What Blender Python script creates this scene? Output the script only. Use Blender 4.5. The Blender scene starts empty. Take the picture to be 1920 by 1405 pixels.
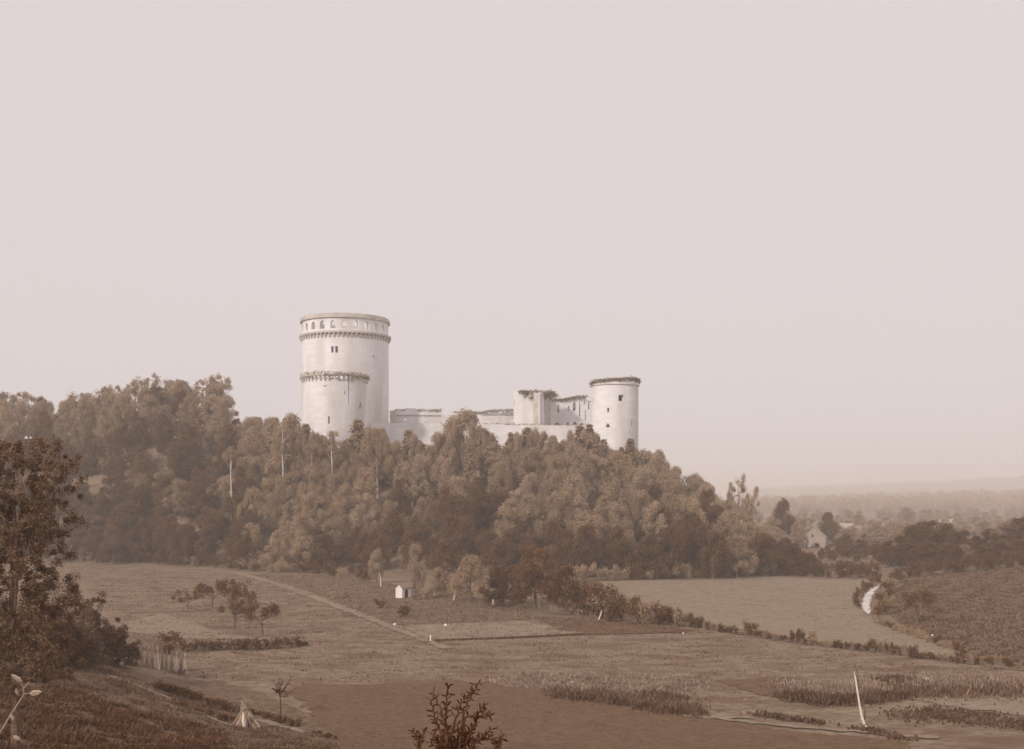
import bpy, math, random
import numpy as np
from mathutils import Vector, Matrix
from mathutils.geometry import delaunay_2d_cdt

S = bpy.context.scene
COL = S.collection
R = math.radians
rng = np.random.default_rng(7)
random.seed(7)

# ------------------------------------------------------------------ camera, sky, sun, exposure
F = 2059.0            # focal length in photo pixels (1920 wide)
CX, HY = 960.0, 935.0 # optical axis x, eye-level line y in the photo
cam_d = bpy.data.cameras.new("camera"); cam = bpy.data.objects.new("camera", cam_d); COL.objects.link(cam)
cam.location = (0, 0, 0); cam.rotation_euler = (R(90), 0, 0)
cam_d.sensor_width = 36; cam_d.lens = F / 1920 * 36
cam_d.shift_y = (HY - 702.5) / 1920
cam_d.clip_start = 0.1; cam_d.clip_end = 20000
S.camera = cam

SUN_EL, SUN_AZ = 29, 50      # elevation; degrees the sun stands towards the viewer from exact left
W = bpy.data.worlds.new("World"); S.world = W; W.use_nodes = True
nt = W.node_tree; nt.nodes.clear()
sky = nt.nodes.new('ShaderNodeTexSky'); sky.sky_type = 'NISHITA'; sky.sun_disc = False
sky.sun_elevation = R(SUN_EL); sky.sun_rotation = R(180 + 90 - SUN_AZ)
sky.dust_density = 4.0
bw = nt.nodes.new('ShaderNodeRGBToBW'); nt.links.new(sky.outputs[0], bw.inputs[0])
mul = nt.nodes.new('ShaderNodeMath'); mul.operation = 'MULTIPLY'; mul.inputs[1].default_value = 0.05
nt.links.new(bw.outputs[0], mul.inputs[0])
cap = nt.nodes.new('ShaderNodeMath'); cap.operation = 'MINIMUM'; cap.inputs[1].default_value = 0.35
nt.links.new(mul.outputs[0], cap.inputs[0])
add = nt.nodes.new('ShaderNodeMath'); add.operation = 'ADD'; add.inputs[1].default_value = 7.0
s8 = nt.nodes.new('ShaderNodeMath'); s8.operation = 'MULTIPLY'; s8.inputs[1].default_value = 1.0
nt.links.new(cap.outputs[0], s8.inputs[0]); nt.links.new(s8.outputs[0], add.inputs[0])
tint = nt.nodes.new('ShaderNodeVectorMath'); tint.operation = 'SCALE'; tint.inputs[0].default_value = (1.0, 0.905, 0.905)
nt.links.new(add.outputs[0], tint.inputs['Scale'])
bg = nt.nodes.new('ShaderNodeBackground'); bg.inputs[1].default_value = 0.105
nt.links.new(tint.outputs[0], bg.inputs[0])
wo = nt.nodes.new('ShaderNodeOutputWorld'); nt.links.new(bg.outputs[0], wo.inputs[0])

sd = bpy.data.lights.new("sun", 'SUN'); so = bpy.data.objects.new("sun", sd); COL.objects.link(so)
sd.energy = 2.3; sd.angle = R(3.0); sd.color = (1.0, 0.90, 0.80)
sdir = Vector((-math.cos(R(SUN_AZ)) * math.cos(R(SUN_EL)), -math.sin(R(SUN_AZ)) * math.cos(R(SUN_EL)), math.sin(R(SUN_EL))))
so.rotation_euler = sdir.to_track_quat('Z', 'Y').to_euler(); so.location = (-300, -100, 260)
S.view_settings.view_transform = 'Standard'; S.view_settings.look = 'None'
S.view_settings.exposure = 0; S.view_settings.gamma = 1
S.render.engine = 'CYCLES'
S.cycles.max_bounces = 4; S.cycles.diffuse_bounces = 2; S.cycles.transmission_bounces = 2
S.cycles.volume_bounces = 3; S.cycles.use_denoising = True
S.cycles.use_adaptive_sampling = True

# ------------------------------------------------------------------ helpers
def mat(name, c1, c2=None, scale=1.0, rough=0.9, c3=None, aniso=None, bump=0.0, bscale=None, objrand=0.0, detail=6, translucent=0.0, island=0.0, lo=0.35, hi=0.65, coord='Object', c3map=None):
    m = bpy.data.materials.new(name); m.use_nodes = True
    n = m.node_tree; N = n.nodes; L = n.links; N.clear()
    out = N.new('ShaderNodeOutputMaterial')
    tc = N.new('ShaderNodeTexCoord')
    mp = N.new('ShaderNodeMapping'); L.new(tc.outputs[coord], mp.inputs[0])
    if aniso: mp.inputs['Scale'].default_value = aniso
    c2 = c2 or c1
    nz = N.new('ShaderNodeTexNoise'); nz.inputs['Scale'].default_value = scale; nz.inputs['Detail'].default_value = detail
    nz.inputs['Roughness'].default_value = 0.65
    L.new(mp.outputs[0], nz.inputs['Vector'])
    rp = N.new('ShaderNodeValToRGB'); L.new(nz.outputs[0], rp.inputs[0])
    rp.color_ramp.elements[0].position = lo; rp.color_ramp.elements[0].color = (*c1, 1)
    rp.color_ramp.elements[1].position = hi; rp.color_ramp.elements[1].color = (*c2, 1)
    col = rp.outputs[0]
    if c3:   # broad stains of their own
        n2 = N.new('ShaderNodeTexNoise'); n2.inputs['Scale'].default_value = scale * 0.13; n2.inputs['Detail'].default_value = 5
        m3 = N.new('ShaderNodeMapping'); L.new(tc.outputs[coord], m3.inputs[0]); m3.inputs['Scale'].default_value = c3map or aniso or (1, 1, 1)
        L.new(m3.outputs[0], n2.inputs['Vector'])
        r2 = N.new('ShaderNodeValToRGB'); L.new(n2.outputs[0], r2.inputs[0])
        r2.color_ramp.elements[0].position = 0.45; r2.color_ramp.elements[0].color = (0, 0, 0, 1)
        r2.color_ramp.elements[1].position = 0.66; r2.color_ramp.elements[1].color = (1, 1, 1, 1)
        mx = N.new('ShaderNodeMixRGB'); L.new(r2.outputs[0], mx.inputs[0]); L.new(col, mx.inputs[1]); mx.inputs[2].default_value = (*c3, 1)
        col = mx.outputs[0]
    def vary(src, amt, col):
        a = N.new('ShaderNodeMapRange'); L.new(src, a.inputs[0])
        a.inputs['To Min'].default_value = 1 - amt; a.inputs['To Max'].default_value = 1 + amt
        v = N.new('ShaderNodeVectorMath'); v.operation = 'SCALE'; L.new(col, v.inputs[0]); L.new(a.outputs[0], v.inputs['Scale'])
        return v.outputs[0]
    if objrand:
        oi = N.new('ShaderNodeObjectInfo'); col = vary(oi.outputs['Random'], objrand, col)
    if island:
        g = N.new('ShaderNodeNewGeometry'); col = vary(g.outputs['Random Per Island'], island, col)
    bs = N.new('ShaderNodeBsdfPrincipled'); bs.inputs['Roughness'].default_value = rough
    bs.inputs['Specular IOR Level'].default_value = 0.15
    L.new(col, bs.inputs['Base Color'])
    if bump:
        nb = N.new('ShaderNodeTexNoise'); nb.inputs['Scale'].default_value = bscale or scale * 3; nb.inputs['Detail'].default_value = 4
        L.new(mp.outputs[0], nb.inputs['Vector'])
        bp = N.new('ShaderNodeBump'); bp.inputs['Strength'].default_value = bump; bp.inputs['Distance'].default_value = 0.3
        L.new(nb.outputs[0], bp.inputs['Height']); L.new(bp.outputs[0], bs.inputs['Normal'])
    sh = bs.outputs[0]
    if translucent:
        tr = N.new('ShaderNodeBsdfTranslucent'); L.new(col, tr.inputs[0])
        ms = N.new('ShaderNodeMixShader'); ms.inputs[0].default_value = translucent
        L.new(sh, ms.inputs[1]); L.new(tr.outputs[0], ms.inputs[2]); sh = ms.outputs[0]
    L.new(sh, out.inputs['Surface'])
    return m

def ccol(r, g, b): return (r, g, b)
M = {}
M['leaf']      = mat('foliage_mid',  (0.369, 0.253, 0.152), (0.522, 0.380, 0.259), scale=0.45, objrand=0.12, island=0.14, translucent=0.4)
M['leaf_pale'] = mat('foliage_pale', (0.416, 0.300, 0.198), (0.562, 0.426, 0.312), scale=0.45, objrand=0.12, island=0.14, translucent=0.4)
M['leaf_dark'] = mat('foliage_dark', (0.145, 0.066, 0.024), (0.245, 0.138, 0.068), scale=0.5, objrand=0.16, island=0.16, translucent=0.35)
M['leaf_edge'] = mat('foliage_edge', (0.16, 0.09, 0.047), (0.29, 0.19, 0.12), scale=0.9, island=0.4, translucent=0.25)
M['leaf_near'] = mat('foliage_near', (0.10, 0.038, 0.012), (0.19, 0.10, 0.05), scale=0.9, island=0.45, translucent=0.2)
M['bark']      = mat('bark', (0.16, 0.10, 0.07), (0.26, 0.18, 0.13), scale=3, bump=0.5)
M['bark_pale'] = mat('bark_pale', (0.55, 0.46, 0.38), (0.75, 0.66, 0.58), scale=3)
M['stone']     = mat('castle_stone', (0.781, 0.760, 0.770), (0.899, 0.877, 0.893), scale=0.35, c3=(0.62, 0.585, 0.56), c3map=(2.2, 2.2, 0.5), aniso=(0.7, 0.7, 2.2), bump=0.35, bscale=1.2, detail=8)
M['stone_shaded'] = mat('shade_toned_stone', (0.20, 0.155, 0.12), (0.34, 0.28, 0.23), scale=0.5, bump=0.4)  # stone darkened to paint the shade seen through the hall windows
M['stone_grey'] = mat('weathered_shaded_stone', (0.46, 0.41, 0.36), (0.66, 0.62, 0.58), scale=0.5, bump=0.4, bscale=1.4)  # grey of the weathered parts, also standing in for shade on one hall face
M['render']    = mat('house_wall', (0.34, 0.275, 0.23), (0.45, 0.375, 0.32), scale=0.6)
M['white']     = mat('whitewash', (0.80, 0.74, 0.70), (0.88, 0.82, 0.80), scale=2)
M['roof']      = mat('roof_tile', (0.26, 0.18, 0.135), (0.36, 0.27, 0.21), scale=1.5, bump=0.5)
M['dark']      = mat('dark_opening', (0.05, 0.025, 0.015), (0.07, 0.035, 0.02), scale=1)
M['ivy']       = mat('wall_growth', (0.22, 0.155, 0.10), (0.36, 0.28, 0.20), scale=0.6, island=0.3, translucent=0.2)
M['straw']     = mat('straw_poles', (0.30, 0.215, 0.155), (0.50, 0.385, 0.30), scale=2.0, island=0.3)
M['bleached']  = mat('bleached_wood', (0.70, 0.60, 0.52), (0.88, 0.78, 0.70), scale=3, island=0.1)
M['ground']    = mat('meadow_ground', (0.157, 0.104, 0.066), (0.323, 0.246, 0.173), scale=1.6, aniso=(0.6, 1.2, 1), c3=(0.165, 0.100, 0.064), bump=0.5, bscale=3)
M['field_dark'] = mat('dark_crop', (0.130, 0.073, 0.038), (0.207, 0.129, 0.078), scale=2.2, aniso=(0.6, 1.2, 1), bump=0.6, bscale=5)
M['field_pale'] = mat('mown_field', (0.214, 0.157, 0.107), (0.323, 0.250, 0.185), scale=1.6, aniso=(0.6, 1.2, 1), bump=0.4, bscale=3)
M['field_rough'] = mat('rough_crop', (0.120, 0.073, 0.042), (0.230, 0.157, 0.104), scale=1.1, bump=0.8, bscale=3)
M['stubble']   = mat('stubble', (0.219, 0.164, 0.114), (0.345, 0.271, 0.201), scale=1.0, aniso=(0.5, 1.5, 1), bump=0.4)
M['path']      = mat('dirt_path', (0.209, 0.149, 0.102), (0.323, 0.249, 0.182), scale=0.9)
M['lane']      = mat('chalk_road', (0.60, 0.54, 0.50), (0.78, 0.72, 0.69), scale=1.0)
M['turf']      = mat('turf', (0.167, 0.110, 0.070), (0.313, 0.232, 0.164), scale=0.35, island=0.12)
M['soil']      = mat('dug_soil', (0.13, 0.065, 0.038), (0.18, 0.098, 0.062), scale=1.2, bump=0.6)
M['weed']      = mat('weed', (0.14, 0.078, 0.045), (0.24, 0.155, 0.10), scale=0.35, island=0.4, translucent=0.2)
M['weed_pale'] = mat('weed_pale', (0.26, 0.18, 0.135), (0.40, 0.30, 0.235), scale=0.4, island=0.35, translucent=0.2)
M['reed_dark'] = mat('dense_growth', (0.10, 0.05, 0.028), (0.21, 0.13, 0.085), scale=0.6, island=0.4, translucent=0.15)
M['twig']      = mat('twig', (0.10, 0.045, 0.022), (0.14, 0.07, 0.04), scale=5)
M['leafclose'] = mat('close_leaf', (0.075, 0.026, 0.010), (0.12, 0.052, 0.024), scale=6, island=0.3, translucent=0.15)
M['leafwhite'] = mat('pale_close_leaf', (0.34, 0.25, 0.19), (0.46, 0.36, 0.29), scale=30)

def tag(o, label=None, cat=None, group=None, kind=None):
    if label: o['label'] = label
    if cat: o['category'] = cat
    if group: o['group'] = group
    if kind: o['kind'] = kind
    return o

def np_mesh(name, V, polys_flat, n, m, smooth=False):
    """V (k,3); polys_flat (p,n) index array, n corners each"""
    me = bpy.data.meshes.new(name)
    V = np.asarray(V, dtype=np.float32); P = np.asarray(polys_flat, dtype=np.int32).reshape(-1, n)
    me.vertices.add(len(V)); me.vertices.foreach_set('co', V.ravel())
    me.loops.add(P.size); me.loops.foreach_set('vertex_index', P.ravel())
    me.polygons.add(len(P)); me.polygons.foreach_set('loop_start', np.arange(0, P.size, n, dtype=np.int32))
    if smooth: me.polygons.foreach_set('use_smooth', np.ones(len(P), dtype=bool))
    me.update(calc_edges=True); me.materials.append(m)
    return me

def link(name, me, parent=None, loc=None):
    o = bpy.data.objects.new(name, me); COL.objects.link(o)
    if parent: o.parent = parent
    if loc is not None: o.location = loc
    return o

def empty(name, loc, rz=0, sc=None):
    o = bpy.data.objects.new(name, None); COL.objects.link(o); o.location = loc; o.rotation_euler = (0, 0, rz)
    o.empty_display_size = 0.5
    if sc: o.scale = sc
    return o

class MB:
    """collects polygons into one mesh"""
    def __init__(s): s.v = []; s.f = []
    def add(s, V, Fs):
        k = len(s.v); s.v.extend([tuple(p) for p in V]); s.f.extend([tuple(k + i for i in f) for f in Fs]); return s
    def box(s, x0, x1, y0, y1, z0, z1):
        V = [(x, y, z) for z in (z0, z1) for x, y in ((x0, y0), (x1, y0), (x1, y1), (x0, y1))]
        return s.add(V, [(3, 2, 1, 0), (4, 5, 6, 7), (0, 1, 5, 4), (1, 2, 6, 5), (2, 3, 7, 6), (3, 0, 4, 7)])
    def tube(s, pts, rad, n=6):
        pts = [Vector(p) for p in pts]; V = []
        for i, p in enumerate(pts):
            d = (pts[min(i + 1, len(pts) - 1)] - pts[max(i - 1, 0)]).normalized()
            a = d.orthogonal().normalized() if i == 0 else (a - d * a.dot(d)).normalized()
            b = d.cross(a)
            r = rad[i] if hasattr(rad, '__len__') else rad
            for k in range(n):
                t = 2 * math.pi * k / n; V.append(p + (a * math.cos(t) + b * math.sin(t)) * r)
        Fs = []
        for i in range(len(pts) - 1):
            for k in range(n):
                Fs.append((i * n + k, i * n + (k + 1) % n, (i + 1) * n + (k + 1) % n, (i + 1) * n + k))
        Fs.append(tuple(range(n))[::-1]); Fs.append(tuple((len(pts) - 1) * n + k for k in range(n)))
        return s.add(V, Fs)
    def mesh(s, name, m):
        me = bpy.data.meshes.new(name); me.from_pydata(s.v, [], s.f); me.update(); me.materials.append(m); return me

def leaves(C, Nn, size, asp=0.55, r=rng):
    """diamond leaf faces at C with normals about Nn"""
    n = len(C); C = np.asarray(C, float)
    Nn = Nn / np.maximum(np.linalg.norm(Nn, axis=1, keepdims=True), 1e-6)
    t = r.normal(size=(n, 3)); t -= (t * Nn).sum(1, keepdims=True) * Nn; t /= np.maximum(np.linalg.norm(t, axis=1, keepdims=True), 1e-6)
    b = np.cross(Nn, t)
    s = np.broadcast_to(np.asarray(size, float).reshape(-1, 1), (n, 1)) * 0.5
    V = np.stack([C + t * s, C + b * s * asp, C - t * s, C - b * s * asp], 1).reshape(-1, 3)
    return V, np.arange(4 * n).reshape(-1, 4)

def leaf_mesh(name, parts, m):
    Vs, Fs, k = [], [], 0
    for V, f in parts: Vs.append(V); Fs.append(f + k); k += len(V)
    return np_mesh(name, np.concatenate(Vs), np.concatenate(Fs), 4, m)

def lerp_tab(x, xs, ys): return np.interp(x, xs, ys)
def sm(t): t = np.clip(t, 0, 1); return t * t * (3 - 2 * t)

# ------------------------------------------------------------------ terrain
def px2x(px, D): return (px - CX) / F * D
VAL = -19.0
_toe = [(-60, 330), (130, 324), (300, 312), (400, 301), (600, 284), (700, 281), (1000, 268), (1100, 254), (1300, 257), (1450, 267), (1560, 278), (1620, 300)]
TX = [px2x(p, d) for p, d in _toe]; TY = [d for p, d in _toe]
_cr = [(-100, 385, 20), (60, 385, 21), (130, 385, 22), (200, 385, 24), (300, 385, 28), (410, 385, 26), (445, 380, 18), (500, 372, 13), (560, 350, 8), (640, 340, 4), (800, 338, 5), (1100, 338, 6), (1200, 338, 3), (1260, 338, -3), (1340, 338, -8.5), (1440, 338, -16), (1520, 338, -19)]
CXX = [px2x(p, d) for p, d, z in _cr]; CYY = [d for p, d, z in _cr]; CZZ = [z for p, d, z in _cr]

def terr(x, y):
    x = np.asarray(x, float); y = np.asarray(y, float)
    z = np.full(np.broadcast(x, y).shape, VAL)
    # slope below the viewpoint, reaching farther out on the left
    toe = np.interp(x, [-80, -48, -36, -22, -5, 30, 80], [190, 160, 128, 97, 86, 84, 84])
    top = np.interp(x, [-80, -40, 0, 60], [15.5, 16.0, 17.4, 17.4])
    t = np.clip((toe - y) / toe, 0, 1.15)
    near = top * np.where(t < 0.12, t * t / 0.24, t - 0.06)
    z = z + near
    # right-hand field climbs gently
    z = z + 0.075 * np.clip(x - 78, 0, 60) * sm((y - 120) / 60) * (1 - sm((y - 300) / 80))
    # gentle undulation
    z = z + 0.35 * np.sin(x * 0.045 + 1.3) * np.sin(y * 0.031) * sm((y - 90) / 40)
    # castle hill
    ty = np.interp(x, TX, TY); cy = np.interp(x, CXX, CYY); cz = np.interp(x, CXX, CZZ)
    h = sm((y - ty) / np.maximum(cy - ty, 20)) * (cz - VAL)
    back = 1 - sm((y - 480) / 140)
    plateau = np.where((x > -85) & (x < 60), sm((y - 345) / 30) * 4.0, 0) * sm((x + 85) / 15) * sm((60 - x) / 15)
    endx = 1 - sm((x - 82) / 26)
    z = z + np.clip((h + plateau) * back * endx, 0, None)
    # far wooded rises
    z = z + sm((y - 1000) / 1200) * np.clip((x - 300) / 700, 0, 1) * 19
    z = z + sm((y - 3300) / 1500) * np.interp(x, [-2000, 900, 1165, 2300, 3500], [0, 0, 14, 62, 74])
    return z

def axis(segs):
    out = [segs[0][0]]
    for a, b, s in segs: out += list(np.linspace(a, b, max(1, round((b - a) / s)) + 1)[1:])
    return np.array(out)
GX = axis([(-3600, -600, 150), (-600, -200, 20), (-200, 170, 2.5), (170, 600, 10), (600, 3600, 60)])
GY = axis([(-60, 0, 5), (0, 170, 2.0), (170, 480, 3.0), (480, 1000, 13), (1000, 6000, 80)])
XX, YY = np.meshgrid(GX, GY)
ZZ = terr(XX, YY) + rng.normal(size=XX.shape) * 0.03 * (YY < 300)
nx, ny = len(GX), len(GY)
idx = np.arange(nx * ny).reshape(ny, nx)
quads = np.stack([idx[:-1, :-1], idx[:-1, 1:], idx[1:, 1:], idx[1:, :-1]], -1).reshape(-1, 4)
g = link('ground', np_mesh('ground', np.stack([XX, YY, ZZ], -1).reshape(-1, 3), quads, 4, M['ground'], smooth=True))
tag(g, 'valley meadows and hill slopes', kind='structure')
def gz(x, y):
    x = np.asarray(x, float); y = np.asarray(y, float)
    i = np.clip(np.searchsorted(GX, x) - 1, 0, nx - 2); j = np.clip(np.searchsorted(GY, y) - 1, 0, ny - 2)
    u = (x - GX[i]) / (GX[i + 1] - GX[i]); v = (y - GY[j]) / (GY[j + 1] - GY[j])
    return (ZZ[j, i] * (1 - u) * (1 - v) + ZZ[j, i + 1] * u * (1 - v) + ZZ[j + 1, i] * (1 - u) * v + ZZ[j + 1, i + 1] * u * v)

_ys = np.concatenate([np.linspace(30, 400, 1500), np.linspace(400, 5500, 1500)[1:]])
def at(px, py):
    """the point of the ground seen at a photo pixel"""
    sx = (px - CX) / F; sz = (HY - py) / F
    z = terr(sx * _ys, _ys); hit = np.nonzero(sz * _ys <= z)[0]
    hit = hit[hit > 0]
    if len(hit) == 0: D = 3000.0
    else:
        k = hit[0]; a, b = _ys[k - 1], _ys[k]
        fa = sz * a - float(terr(sx * a, a)); fb = sz * b - float(terr(sx * b, b))
        D = a + (b - a) * (fa / (fa - fb)) if fa != fb else a
    x = sx * D
    return Vector((x, D, float(gz(x, D))))
def on(px, D, dz=0.0):
    x = px2x(px, D); return Vector((x, D, float(gz(x, D)) + dz))
def pxh(n, D): return n / F * D    # n photo pixels at distance D in metres

def pip(P, poly):
    x, y = P[:, 0], P[:, 1]; ins = np.zeros(len(P), bool); n = len(poly)
    for i in range(n):
        x1, y1 = poly[i]; x2, y2 = poly[(i + 1) % n]
        c = ((y1 > y) != (y2 > y)) & (x < (x2 - x1) * (y - y1) / ((y2 - y1) if y2 != y1 else 1e-9) + x1)
        ins ^= c
    return ins

def refine(poly, step, jit=0.0):
    out = []
    n = len(poly)
    for i in range(n):
        a = np.array(poly[i][:2], float); b = np.array(poly[(i + 1) % n][:2], float)
        k = max(1, int(np.linalg.norm(b - a) / step))
        for j in range(k):
            p = a + (b - a) * j / k
            if jit and j: p = p + rng.normal(size=2) * jit
            out.append(tuple(p))
    return out

def sheet(name, pix, m, dz, label, step=1.2, jit=0.35):
    """a field or path lying on the ground"""
    poly = [tuple(at(*p)[:2]) if len(p) == 2 else (p[0], p[1]) for p in pix]
    poly = refine(poly, step, jit)
    P = np.array(poly); x0, y0 = P.min(0); x1, y1 = P.max(0)
    gs = max(step, math.sqrt((x1 - x0) * (y1 - y0) / 6000))
    gx, gy = np.meshgrid(np.arange(x0, x1, gs), np.arange(y0, y1, gs)); Q = np.stack([gx.ravel(), gy.ravel()], 1)
    Q = Q[pip(Q, poly)] if len(Q) else Q
    pts = [Vector(p) for p in poly] + [Vector((float(q[0]), float(q[1]))) for q in Q]
    n = len(poly)
    v, e, f, *_ = delaunay_2d_cdt(pts, [(i, (i + 1) % n) for i in range(n)], [], 0, 1e-4)
    V = np.array([(p.x, p.y) for p in v]); T = np.array([t for t in f if len(t) == 3])
    T = T[pip(V[T].mean(1), poly)]
    z = gz(V[:, 0], V[:, 1]) + dz
    a = V[T[:, 1]] - V[T[:, 0]]; b = V[T[:, 2]] - V[T[:, 0]]
    flip = (a[:, 0] * b[:, 1] - a[:, 1] * b[:, 0]) < 0; T[flip] = T[flip][:, ::-1]
    o = link(name, np_mesh(name, np.column_stack([V, z]), T, 3, m, smooth=True))
    return tag(o, label, kind='structure')

def strip(name, pix, w0, w1, m, dz, label, jit=0.2):
    C = [at(*p) for p in pix]; n = len(C); Lf, Rt = [], []
    for i, c in enumerate(C):
        d = (C[min(i + 1, n - 1)] - C[max(i - 1, 0)]); d.z = 0; d.normalize(); s = Vector((-d.y, d.x, 0)); w = w0 + (w1 - w0) * i / (n - 1)
        Lf.append(c + s * w / 2); Rt.append(c - s * w / 2)
    return sheet(name, [(p.x, p.y, 0) for p in Lf + Rt[::-1]], m, dz, label, step=0.7, jit=jit)

# ------------------------------------------------------------------ fields, paths
sheet('field', [(1108, 1093), (1200, 1089), (1300, 1088), (1450, 1082), (1600, 1088), (1652, 1084), (1625, 1108), (1612, 1130), (1616, 1146), (1640, 1168), (1700, 1192), (1810, 1224), (1840, 1246), (1730, 1228), (1640, 1215), (1500, 1198), (1400, 1183), (1330, 1170), (1200, 1128)], M['field_pale'], 0.05, 'pale mown meadow at the foot of the castle hill')
sheet('field', [(1700, 1082), (1790, 1073), (1905, 1062), (1990, 1058), (2000, 1270), (1905, 1250), (1800, 1214), (1700, 1176), (1660, 1150), (1650, 1120), (1672, 1094)], M['field_rough'], 0.05, 'rough speckled crop field on the right')
sheet('field', [(548, 1292), (570, 1283), (700, 1284), (860, 1276), (905, 1281), (1040, 1300), (1120, 1316), (1310, 1348), (1480, 1371), (1700, 1392), (1760, 1425), (900, 1440), (660, 1425), (600, 1365)], M['field_dark'], 0.05, 'smooth dark field at the bottom of the picture')
sheet('field', [(1338, 1277), (1430, 1271), (1500, 1274), (1560, 1286), (1700, 1300), (1690, 1312), (1540, 1327), (1460, 1311), (1400, 1296)], M['field_dark'], 0.06, 'dark crop patch on the right with tall growth at its edge')
sheet('field', [(1040, 1301), (1120, 1300), (1250, 1310), (1310, 1330), (1420, 1350), (1310, 1347), (1120, 1315)], M['stubble'], 0.08, 'pale strip of ground under the row of tall crop')
sheet('garden_plot', [(748, 1176), (860, 1170), (985, 1166), (1050, 1178), (1095, 1190), (1000, 1195), (812, 1202)], M['stubble'], 0.07, 'pale garden plot in front of the white shed')
sheet('garden_plot', [(1000, 1160), (1120, 1165), (1270, 1178), (1290, 1186), (1100, 1190), (1052, 1178)], M['field_dark'], 0.08, 'brown garden plot right of the pale plot', jit=0.05)
sheet('garden_plot', [(1098, 1191), (1100, 1187), (1240, 1184), (1310, 1182), (1230, 1188)], M['soil'], 0.10, 'thin dark strip of dug soil', jit=0.03)
sheet('rough_ground', [(470, 1077), (600, 1078), (700, 1092), (850, 1112), (985, 1138), (1000, 1160), (860, 1168), (745, 1172), (690, 1158), (600, 1123)], M['field_rough'], 0.04, 'rough ground around the white shed')
sheet('rough_ground', [(130, 1238), (250, 1262), (400, 1275), (470, 1292), (560, 1330), (620, 1372), (680, 1430), (-60, 1430), (-60, 1230)], M['field_rough'], 0.05, 'rough weedy slope in the near left corner')
strip('path', [(440, 1074), (520, 1094), (600, 1124), (650, 1144), (700, 1163), (760, 1187), (840, 1218)], 3.0, 1.4, M['path'], 0.09, 'pale trodden path across the meadow')
strip('path', [(1320, 1173), (1400, 1192), (1500, 1206), (1640, 1222), (1780, 1240), (1920, 1258)], 0.8, 0.9, M['path'], 0.07, 'thin pale path along the scrub line')
strip('path', [(1300, 1342), (1370, 1352), (1460, 1362), (1560, 1370), (1680, 1380), (1760, 1384)], 0.9, 0.8, M['path'], 0.09, 'pale stony path beside the dark field')
strip('path', [(150, 1250), (240, 1280), (320, 1312), (380, 1340), (430, 1362)], 0.9, 0.8, M['path'], 0.10, 'pale worn terrace path on the near left slope')
strip('path', [(480, 1352), (540, 1366), (600, 1383)], 0.8, 0.8, M['path'], 0.10, 'pale worn path right of the pole stack')
strip('path', [(745, 1174), (780, 1188), (812, 1203)], 0.5, 0.4, M['path'], 0.11, 'narrow path along the left edge of the garden plot')
sheet('field', [(1670, 1304), (1780, 1300), (1990, 1302), (1990, 1345), (1900, 1342), (1800, 1326), (1720, 1314)], M['field_pale'], 0.06, 'pale meadow corner at the lower right')
sheet('field', [(150, 1180), (300, 1150), (420, 1190), (560, 1202), (420, 1199), (340, 1198), (240, 1186)], M['field_pale'], 0.05, 'pale grass between the orchard and the low hedge')
sheet('road', [(1629, 1153), (1621, 1149), (1617, 1140), (1617, 1128), (1623, 1114), (1632, 1106), (1645, 1099), (1652, 1094), (1650, 1100), (1641, 1108), (1634, 1119), (1631, 1132), (1632, 1150)], M['lane'], 0.10, 'white chalk road curving between hedges', step=0.8, jit=0.22)
sheet('rough_ground', [(1690, 1276), (1720, 1270), (1745, 1273), (1730, 1280)], M['lane'], 0.10, 'white bare patch in the right-hand meadow', step=1.0)

# ------------------------------------------------------------------ foliage builders
def crown_lobes(R0, H, n, r):
    """lobe centres of a broadleaf crown, radius R0, height H, base at 0"""
    L = []; f1, f2, pk = r.uniform(0, 6.28), r.uniform(0, 6.28), r.uniform(0.55, 0.95)
    for i in range(n):
        a = r.uniform(0, 2 * math.pi); t = r.uniform(0.06, 0.94) if i else 0.94
        prof = math.sin(math.pi * (t ** pk * 0.85 + 0.12)) ** 0.8 * (1 + 0.28 * math.sin(2 * a + f1) + 0.18 * math.sin(3 * a + f2 + 4 * t))
        rr = R0 * prof * math.sqrt(r.uniform(0.15, 1)) * 0.82
        L.append((rr * math.cos(a), rr * math.sin(a), t * H * 0.92, R0 * r.uniform(0.16, 0.38) * (0.75 + 0.25 * prof)))
    return L
def lobes_to_leaves(L, per, size, r, shell=0.75):
    C, Nn = [], []
    for x, y, z, rr in L:
        k = max(8, int(per * r.uniform(0.7, 1.3)))
        d = r.normal(size=(k, 3)); d /= np.linalg.norm(d, axis=1, keepdims=True); d[:, 2] = np.where(d[:, 2] < -0.75, -d[:, 2], d[:, 2])
        rad = rr * (shell + (1.08 - shell) * r.random((k, 1)))
        C.append(np.array([x, y, z]) + d * rad * np.array([1, 1, 1.05]) + r.normal(size=(k, 3)) * rr * 0.10); Nn.append(d + r.normal(size=(k, 3)) * 0.45)
    C = np.concatenate(C); Nn = np.concatenate(Nn)
    return leaves(C, Nn, size * r.uniform(0.6, 1.3, len(C)), 0.6, r)
def trunk_mesh(name, H, r0, L, m, r, lean=0.03, limbs=6):
    b = MB(); n = 6; pts = []; x = y = 0
    for i in range(n):
        pts.append((x, y, H * i / (n - 1))); x += r.normal() * lean * H / n; y += r.normal() * lean * H / n
    pts[0] = (0, 0, -0.6)
    b.tube(pts, [r0 * (1.25 if i == 0 else 1 - 0.75 * i / (n - 1)) for i in range(n)], 7)
    for k in range(min(limbs, len(L))):
        t = L[r.integers(len(L))]
        s = Vector(pts[r.integers(2, n - 1)]); e = Vector(t[:3]); mid = s.lerp(e, 0.5) + Vector((0, 0, -0.05 * H))
        if e.z > s.z * 0.7: b.tube([s, mid, e], [r0 * 0.45, r0 * 0.3, r0 * 0.1], 5)
    return b.mesh(name, m)

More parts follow.
